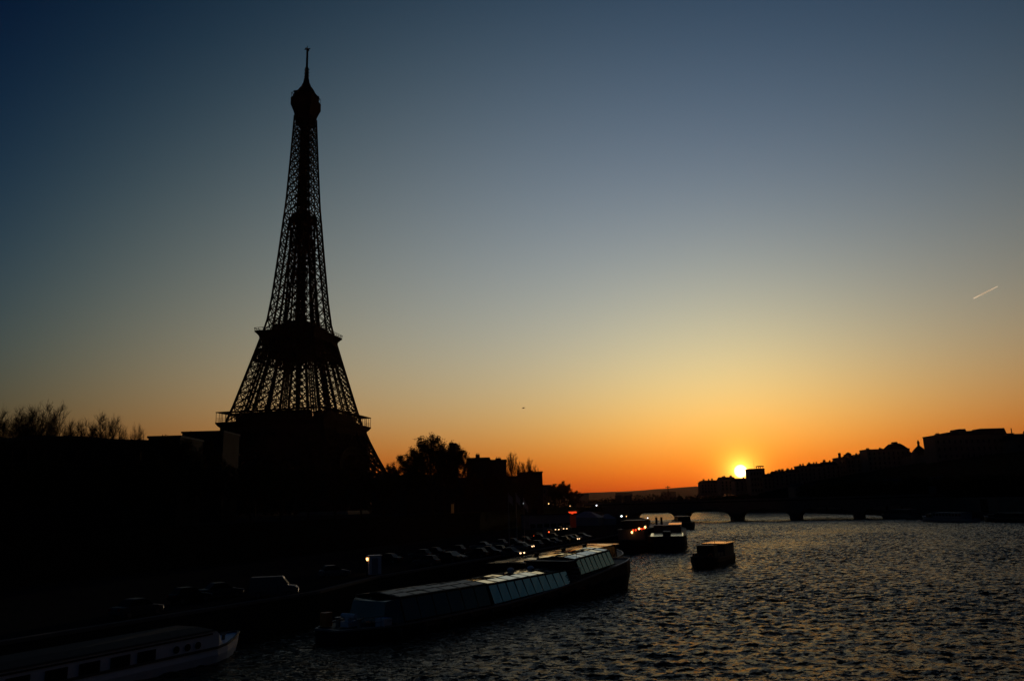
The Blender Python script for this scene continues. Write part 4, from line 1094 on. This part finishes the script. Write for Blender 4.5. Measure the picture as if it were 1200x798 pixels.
for s1 in (-1, 1):
    b = MB(); y0, y1 = s1 * .9, s1 * 3.6
    b.loft([[(-22.3, min(y0, y1), 3.26), (-22.3, max(y0, y1), 3.26), (-22.3, max(y0, y1), 3.34), (-22.3, min(y0, y1), 3.34)], [(-16.5, min(y0, y1), 3.26), (-16.5, max(y0, y1), 3.26), (-16.5, max(y0, y1), 3.80), (-16.5, min(y0, y1), 3.80)]]); b.build('reflecting_panel', M['glowglass'], EB)  # sloped, warm tinted mirrors added for the bright reflections in the stern windows
b = MB(); b.box(-22.5, -.8, 3.22, -16, .8, 4.3); b.build('companionway', M['frame'], EB)
for k in (-1, 1):
    b = MB(); b.lathe([(.3, 5.3), (.26, 6.9), (.32, 6.95), (.32, 7.1)], 10, -2.5, 2.1 + k * .62); b.build('standing_figure', M['frame'], EB)  # two dark standing figures, reduced to plain turned posts
b = MB(); b.box(-10, -3.3, 5.36, 6, -.2, 5.46); b.build('awning', M['sunsetroof'], EB)
moored('far dark barge at the foot of the first bridge arch', (65.2, 317, 0), (.12, .99, 0), 36, 7.0, 2.6, M['hull'], [(-10, 12, 2.4, 2.65, 4.6, M['frame'], 5)], 'moored_barge')
GW = 'boats moored along the far right bank'
for i, (px0, px1, py, zc, lb, mt) in enumerate(((1031, 1074, 608.5, 4.2, 'grey cruise boat moored on the far right bank, nearer the bridge', M['hullg']), (1078, 1138, 612, 3.4, 'long white cruise boat moored on the far right bank, nearer the photo edge', M['hullmid']), (1150, 1215, 612.5, 3.2, 'dark barge moored on the far right bank at the photo edge', M['hull']))):
    a_, c_ = ground(px0, py - 1.5, 0), ground(px1, py, 0); d = (a_ - c_); L = d.length; d = d / L; c_ += Vector((2, 0, 0))
    moored(lb, c_, d, L, 5.4, 1.5, mt, [(-L * .34, L * .22, 2.2, 1.55, zc, mt, 9), (L * .26, L * .38, 1.7, 1.6, zc - .5, M['hullg'], 2)], 'cruise_boat' if i < 2 else 'moored_barge', GW)

# ------------------------------------------------------------------ cars, van and lorries on the lower quay
def car_proto(name, label, paint, L=4.1, Wd=1.72, kind='hatch', group=None):
    o = thing(name, label, 'car' if kind != 'van' else 'van', (0, 0, 0), 0, group)
    h2 = Wd / 2
    if kind == 'van':
        prof = [(-L / 2, .45, .95, .9), (-L / 2 + .08, .3, 1.15, .97), (L / 2 - 1.0, .3, 1.12, 1), (L / 2 - .25, .3, 1.0, .95), (L / 2, .42, .8, .82)]
        gh = [(-L / 2 + .05, -L / 2 + .12), (L / 2 - .95, L / 2 - 1.55)]; top = 1.95
    else:
        prof = [(-L / 2, .42, .78, .82), (-L / 2 + .18, .28, .92, .95), (-.8, .24, .95, 1), (.7, .24, .93, 1), (L / 2 - .7, .26, .86, .97), (L / 2 - .15, .3, .74, .88), (L / 2, .42, .62, .74)]
        gh = [(-L / 2 + .35, -L / 2 + .75) if kind == 'hatch' else (-L / 2 + .75, -L / 2 + 1.35), (L / 2 - 1.15, L / 2 - 1.9)]; top = 1.46
    b = MB(); rings = []
    for x, zb, zt, k in prof:
        w = h2 * k; rings.append([(x, -w * .93, zb), (x, -w, zb + (zt - zb) * .45), (x, -w * .97, zt - .05), (x, -w * .82, zt), (x, w * .82, zt), (x, w * .97, zt - .05), (x, w, zb + (zt - zb) * .45), (x, w * .93, zb)])
    b.loft(rings)
    zb_ = 1.1 if kind == 'van' else .9
    rb = MB()
    x0, x1 = gh[0][1] + .02, gh[1][1] - .02
    body = b.build('body', paint, o)
    rb.loft([[(x0 - .1, -h2 * .76, top - .07), (x1 + .1, -h2 * .76, top - .07), (x1 + .1, h2 * .76, top - .07), (x0 - .1, h2 * .76, top - .07)], [(x0, -h2 * .68, top), (x1, -h2 * .68, top), (x1, h2 * .68, top), (x0, h2 * .68, top)]]); rb.build('roof', paint, o)
    g = MB(); g.loft([[(gh[0][0], -h2 * .88, zb_), (gh[1][0], -h2 * .88, zb_), (gh[1][0], h2 * .88, zb_), (gh[0][0], h2 * .88, zb_)], [(gh[0][1] - .08, -h2 * .75, top - .072), (gh[1][1] + .1, -h2 * .75, top - .072), (gh[1][1] + .1, h2 * .75, top - .072), (gh[0][1] - .08, h2 * .75, top - .072)]]); gl = g.build('windows' if False else 'glasshouse', M['carglass'] if kind != 'van' else paint, o)
    for sx in (-1, 1):
        for sy in (-1, 1):
            wx = sx * L * .31; wb = MB(); y0, y1 = sy * h2 * .78, sy * h2 * .99
            wb.beam((wx, y0, .31), (wx, y1, .31), .62, n=14); wl = wb.build('wheel', M['tyre'], o)
            rb_ = MB(); rb_.beam((wx, y1, .31), (wx, y1 + sy * .012, .31), .38, n=12); rb_.build('rim', M['rim'], wl)
    for sy in (-1, 1):
        hz = .62 if kind != 'van' else .78
        b = MB(); b.box(L / 2 - .16, sy * h2 * .60 - .17, hz - .09, L / 2 + .0 + .01, sy * h2 * .60 + .17, hz + .09); b.build('headlight', M['lampglass'], o)
        b = MB(); b.box(-L / 2 - .012, sy * h2 * .64 - .13, .66, -L / 2 + .1, sy * h2 * .64 + .13, .86); b.build('tail_light', M['redglass'], o)
    if kind == 'van':
        wb = MB(); wb.loft([[(L / 2 - .93, -h2 * .8, 1.2), (L / 2 - .93, h2 * .8, 1.2), (L / 2 - .96, h2 * .8, 1.22), (L / 2 - .96, -h2 * .8, 1.22)], [(L / 2 - 1.38, -h2 * .72, 1.76), (L / 2 - 1.38, h2 * .72, 1.76), (L / 2 - 1.42, h2 * .72, 1.76), (L / 2 - 1.42, -h2 * .72, 1.76)]]); wb.build('windscreen', M['pane'], o)
        b = MB(); b.box(.35, -h2 * 1.003 - .01, .5, .42, -h2 * .99, 1.1); b.build('door_gap', M['frame'], o)
    return o


QG = 'cars parked along the lower quay'
cars = {}
def put_car(kind, paint, loc, rz, label, lit=None, group=QG):
    if kind not in cars:
        cars[kind] = car_proto('parked_car' if kind != 'van' else 'parked_van', label, M[paint], kind=kind, L=4.3 if kind == 'sedan' else (4.6 if kind == 'van' else 3.8), Wd=1.72 if kind != 'van' else 1.85, group=group)
        o = cars[kind]; o.location = loc; o.rotation_euler = (0, 0, rz)
    else: o = dup(cars[kind], loc, rz, label)
    if group: o['group'] = group
    for c in o.children:
        nm = c.name.split('.')[0]
        if nm in ('body', 'roof') or (nm == 'glasshouse' and kind == 'van'): repaint(c, M[paint])
        if nm == 'tail_light' and lit == 'tail': repaint(c, M['redtail'])
        if nm == 'headlight' and lit == 'head': repaint(c, M['head'])
    return o


def edge_point(s, line=LEFT_EDGE[4:9]):
    for (ax, ay), (bx, by) in zip(line, line[1:]):
        l = math.hypot(bx - ax, by - ay)
        if s <= l: k = s / l; return Vector((ax + (bx - ax) * k, ay + (by - ay) * k, 2.804)), math.atan2(by - ay, bx - ax)
        s -= l
    return Vector((line[-1][0], line[-1][1], 2.804)), 1.2


paints = ['cargrey', 'carblack', 'carsilver', 'carblack', 'carred', 'carsilver', 'cargrey', 'carblack']
pn = {'cargrey': 'grey', 'carblack': 'black', 'carsilver': 'silver', 'carred': 'dark red'}
for i in range(15):                       # nose-in row along the water's edge
    p, a_ = edge_point(36 + i * 5.4 + 2.0 * math.sin(i * 2.3)); nrm_ = Vector((-math.sin(a_), math.cos(a_), 0))
    kind = ('hatch', 'sedan', 'hatch')[i % 3]; pt = paints[(i * 3) % 8]
    put_car(kind, pt, p + nrm_ * (3.6 + .3 * (i % 2)), a_ + (math.pi / 2 if i % 5 in (0, 1, 3) else -math.pi / 2) + .09 * math.sin(i * 3), '%s car, %s in the row at the water edge counting from the white van' % (pn[pt], ORD[i]), 'head' if i in (7, 12) else None)
for i in range(10):                       # second row further from the water
    p, a_ = edge_point(40 + i * 8.3 + 2.4 * math.sin(i * 1.7)); nrm_ = Vector((-math.sin(a_), math.cos(a_), 0))
    kind = ('sedan', 'hatch')[i % 2]; pt = paints[(i * 5 + 1) % 8]
    put_car(kind, pt, p + nrm_ * (12.5 + .4 * (i % 3)), a_ + math.pi / 2 + .05 * math.sin(i * 5), '%s parked car, %s in the inner row from the near end' % (pn[pt], ORD[i]))
# cars with lights on, driving along the quay road
for i, (px, py, Y, lit, a_, lb) in enumerate(((632, 630.5, 200, 'tail', 1.15, 'car with bright red tail lights on the quay road, nearest of the lit ones'), (644, 626, 226, 'tail', 1.2, 'car with red tail lights just beyond the nearest lit car'),
                                              (655, 622.4, 250, 'head', -1.9, 'car with white headlights coming along the quay road, left of a pair'), (665, 621.6, 256, 'head', -1.95, 'car with white headlights coming along the quay road, right of a pair'),
                                              (601, 652.6, 134, 'head', -.6, 'car with one glowing amber headlight in the parked row'))):
    p = at(px, py, Y); put_car(('hatch', 'sedan')[i % 2], 'cargrey', (p.x, p.y, 2.804), a_, lb, lit, 'cars with their lights on')
p = ground(320, 700.5, 2.8)
put_car('van', 'vanpaint', (p.x - .2, p.y + 1.0, 2.804), .22, 'small white van standing at the quay edge near the white barge', None, None)
for i, (px, py, pt, lb) in enumerate(((392, 676, 'carsilver', 'silver car parked between the white van and the white booth'), (258, 700, 'cargrey', 'grey car parked left of the white van'), (222, 706, 'carblack', 'black car parked second to the left of the white van'), (160, 722, 'cargrey', 'grey car parked in the dark above the white barge'))):
    p = ground(px, py, 2.8); put_car(('hatch', 'sedan')[i % 2], pt, (p.x, p.y, 2.804), .5 + i * .2, lb)

# ------------------------------------------------------------------ street furniture on the left bank
def lamp(label, px, py, Y, base, material, r=.2, group='lamp posts on the left bank'):
    p = at(px, py, Y); h = p.z - base
    o = thing('street_lamp', label, 'street lamp', (p.x, p.y, base), 0, group)
    b = MB(); b.lathe([(.16, 0), (.13, .5), (.07, .7), (.05, h - .25)], 8); b.build('post', M['frame'], o)
    b = MB(); b.lathe([(.06, h - .26), (r * .9, h - r * .5), (r, h), (r * .7, h + r * .6), (.05, h + r)], 10); b.build('lantern', material, o)
    b = MB(); b.lathe([(r * 1.1, h + r * .75), (r * .5, h + r * 1.3), (.03, h + r * 1.6)], 10); b.build('lamp_cap', M['frame'], o)
    return o


lamp('lit white street lamp under the spiky bare trees', 614, 589.6, 264, 2.8, M['cool'], .26)
lamp('dimmer lit street lamp just right of the white one under the spiky trees', 643, 590, 300, 2.8, M['warm'], .22)
lamp('small lit street lamp above the red neon sign', 668, 592.5, 300, 2.8, M['warm'], .13)
lamp('bright white street lamp left of the bridge, highest of three', 699, 592, 330, 2.8, M['cool'], .3)
lamp('bright white street lamp in front of the bridge, lowest of three', 728.3, 604.6, 262, 1.0, M['cool'], .32)
lamp('faint street lamp right beside the lowest white one', 734, 604.6, 270, 1.0, M['warm'], .12)
lamp('small white lamp beside the first bridge arch', 759, 606.6, 300, 1.0, M['cool'], .2)
lamp('small amber lamp in the dark trees at left of the lit shop window', 467, 606.5, 205, 8.0, M['warm'], .13)
lamp('faint amber lamp right of the small amber one in the dark trees', 484, 606.3, 212, 8.0, M['warm'], .09)
lamp('bright amber lamp at the top of the white booth', 430.3, 654.3, 106.5, 2.8, M['hot'], .15)
p = at(438, 678.4, 101.5); o = thing('navigation_lamp', 'small red lamp on the quay wall below the white booth', 'lamp', (p.x, p.y, p.z))
b = MB(); b.lathe([(.1, -.16), (.11, 0), (.08, .12), (.02, .16)], 8); b.build('lens', M['hot'], o); b = MB(); b.beam((0, .0, -.16), (-.1, .6, -.3), .07); b.build('bracket', M['frame'], o)

p = ground(438.5, 672.5, 2.8); o = thing('booth', 'white metal booth on the quay beside the bright amber lamp', 'booth', (p.x, p.y, 2.804), .4)
b = MB(); b.box(-.78, -.6, 0, .78, .6, 2.25); b.build('body', M['white'], o); b = MB(); b.box(-.86, -.68, 2.253, .86, .68, 2.36); b.build('roof', M['white'], o)
b = MB(); b.box(-.45, -.625, .08, .35, -.603, 2.0); d_ = b.build('door', M['canvas'], o); b = MB(); b.beam((.2, -.66, 1.0), (.32, -.66, 1.0), .04); b.build('handle', M['steel'], d_)

for i, (px, yt, Y, lb) in enumerate(((595.5, 578, 152, 'tall flagpole with a pale flag, left of three'), (604.5, 578, 155, 'tall flagpole with a pale flag, middle of three'), (613.5, 584, 160, 'flagpole with a drooping pale flag, right of three'))):
    p = at(px, yt, Y); h = p.z - 2.8; o = thing('flagpole', lb, 'flagpole', (p.x, p.y, 2.8), 0, 'flagpoles on the quay')
    b = MB(); b.lathe([(.3, 0), (.3, .15), (.08, .2), (.05, h), (.09, h + .05), (.02, h + .15)], 8); b.build('pole', M['steel'], o)
    b = MB(); rings = []
    for k in range(7):
        x = .06 + .13 * k; w_ = .05 * math.sin(k * 1.6 + i); rings.append([(x, w_, h - .1 - .22 * k * (.5 + .3 * i)), (x, w_ + .02, h - .1 - .22 * k * (.5 + .3 * i)), (x, w_ + .02, h - 1.5 - .25 * k * (.5 + .2 * i)), (x, w_, h - 1.5 - .25 * k * (.5 + .2 * i))])
    b.loft(rings); b.build('flag', M['flag'], o)

# glazed pavilion, tents and red neon kiosk
a_, c_ = ground(616, 620.5, 2.8), ground(664, 618.5, 2.8)
w = (c_ - a_).length; mid = (a_ + c_) / 2
o = thing('pavilion', 'grey flat roofed pavilion on the quay left of the red neon kiosk', 'pavilion', (mid.x, mid.y + 3, 2.804), math.atan2(c_.y - a_.y, c_.x - a_.x))
b = MB(); b.box(-w / 2, -3, 0, w / 2, 3, 4.6); b.build('wall', M['canvas'], o); b = MB(); b.box(-w / 2 - .4, -3.4, 4.603, w / 2 + .4, 3.4, 4.9); b.build('roof', M['zinc'], o)
for k in range(6):
    b = MB(); x = -w / 2 + w * (k + .5) / 6; b.box(x - w / 16, -3.04, .4, x + w / 16, -3.003, 1.7); b.build('window', M['pane'], o)
p = ground(670.5, 618, 2.8); o = thing('kiosk', 'narrow kiosk under a glowing red neon sign', 'kiosk', (p.x, p.y, 2.804), .3)
b = MB(); b.box(-1.15, -1.1, 0, 1.15, 1.1, 4.2); b.build('wall', M['neonlit'], o)
b = MB(); b.box(-1.35, -1.3, 4.203, 1.35, 1.3, 4.4); b.build('roof', M['frame'], o)
b = MB()
for x0, x1, z in ((-1.5, .2, 4.7), (-1.2, 1.5, 5.0), (-.2, 1.5, 5.3), (-1.5, -.4, 5.3)): b.beam((x0, -.9, z), (x1, -.9, z), .2)
sg = b.build('neon_sign', M['red'], o); b = MB(); b.box(-1.6, -.78, 4.404, 1.6, -.7, 5.6); b.build('sign_board', M['frame'], o)
for i, (x0, x1, yp, yb, lb) in enumerate(((674, 706, 599, 616, 'pale pitched tent right of the red neon kiosk'), (704, 722, 602, 615, 'smaller pale tent between the pitched tent and the lamp'))):
    a_, c_ = ground(x0, yb, 2.8), ground(x1, yb - .5, 2.8); w = (c_ - a_).length; mid = (a_ + c_) / 2
    o = thing('tent', lb, 'tent', (mid.x, mid.y + 4, 2.804), math.atan2(c_.y - a_.y, c_.x - a_.x), 'tents on the quay')
    hh = at((x0 + x1) / 2, yp, mid.y).z - 2.8
    b = MB(); b.box(-w / 2, -4, 0, w / 2, 4, hh * .55); b.build('wall', M['canvas'], o)
    b = MB(); b.add([(-w / 2 - .3, -4.3, hh * .55 + .003), (w / 2 + .3, -4.3, hh * .55 + .003), (w / 2 + .3, 4.3, hh * .55 + .003), (-w / 2 - .3, 4.3, hh * .55 + .003), (-w * .1, 0, hh), (w * .1, 0, hh)], [(0, 1, 5, 4), (1, 2, 5), (2, 3, 4, 5), (3, 0, 4), (0, 3, 2, 1)]); b.build('roof', M['canvas'], o)
p = at(530.5, 607, 240); o = thing('advertising_column', 'tall dimly lit amber display column among the dark trees', 'advertising column', (p.x, p.y, 8.404))
hh = at(530.5, 588, 240).z - 8.4
b = MB(); b.lathe([(.55, 0), (.55, .5), (.42, .55), (.42, hh - .6)], 14); b.build('display', M['dimlit'], o)
b = MB(); b.lathe([(.55, hh - .6), (.6, hh - .4), (.35, hh), (.1, hh + .4)], 14); b.build('cap', M['frame'], o)
# quay steps / pole near the lit cars
p = ground(638.5, 637, 2.8); o = thing('sign_post', 'pale upright sign panel on the quay edge beside the lit cars', 'sign', (p.x, p.y, 2.804), .5)
b = MB(); b.beam((0, 0, 0), (0, 0, 3.4), .1, n=8); b.build('post', M['steel'], o); b = MB(); b.box(-.45, -.06, 1.0, .45, -.12, 3.4); b.build('panel', M['canvas'], o)

# ------------------------------------------------------------------ sky things
P0, P1_ = at(1140.5, 350, 17000), at(1169.5, 335.5, 17600)
b = MB(); n = 24; pts = []; rs = []
for i in range(n + 1):
    t = i / n; pts.append(P0.lerp(P1_, t)); rs.append(15.0 * (0.3 + .7 * math.sin(math.pi * min(1, .08 + t * .9)) ** .8))
tube(b, pts, rs, 8)
mt = bpy.data.materials.new('contrail_vapour'); mt.use_nodes = True; t_ = mt.node_tree; t_.nodes.clear()
out = t_.nodes.new('ShaderNodeOutputMaterial'); pv = t_.nodes.new('ShaderNodeVolumePrincipled')
pv.inputs['Color'].default_value = (.98, .98, .98, 1); pv.inputs['Density'].default_value = 0.05; pv.inputs['Anisotropy'].default_value = 0.8
t_.links.new(pv.outputs[0], out.inputs['Volume'])
o = b.build('contrail', mt, smooth=True); tag(o, 'short thin white vapour trail high in the sky at the right', 'contrail')

p = at(613.4, 478.2, 190); b = MB(); rings = []
for x, r in ((-.34, .02), (-.2, .07), (0, .09), (.14, .08), (.22, .05), (.3, .045), (.36, .01)): rings.append([(x, r * math.cos(6.2832 * k / 8), r * math.sin(6.2832 * k / 8)) for k in range(8)])
b.loft(rings)
for s1 in (-1, 1):
    b.loft([[(.12, s1 * .04, .03), (-.1, s1 * .04, .03), (-.1, s1 * .04, .05), (.12, s1 * .04, .06)], [(.14, s1 * .3, .16), (-.06, s1 * .3, .16), (-.06, s1 * .3, .175), (.14, s1 * .3, .18)], [(.0, s1 * .62, .1), (-.08, s1 * .62, .1), (-.08, s1 * .62, .105), (.0, s1 * .62, .11)]])
b.loft([[(-.3, -.03, 0), (-.3, .03, 0), (-.3, .03, .02), (-.3, -.03, .02)], [(-.46, -.09, 0), (-.46, .09, 0), (-.46, .09, .012), (-.46, -.09, .012)]])
o = b.build('bird', M['bird'], loc=p, smooth=True); o.rotation_euler = (0, 0, .4); tag(o, 'tiny dark bird flying in the open sky right of the tower', 'bird')
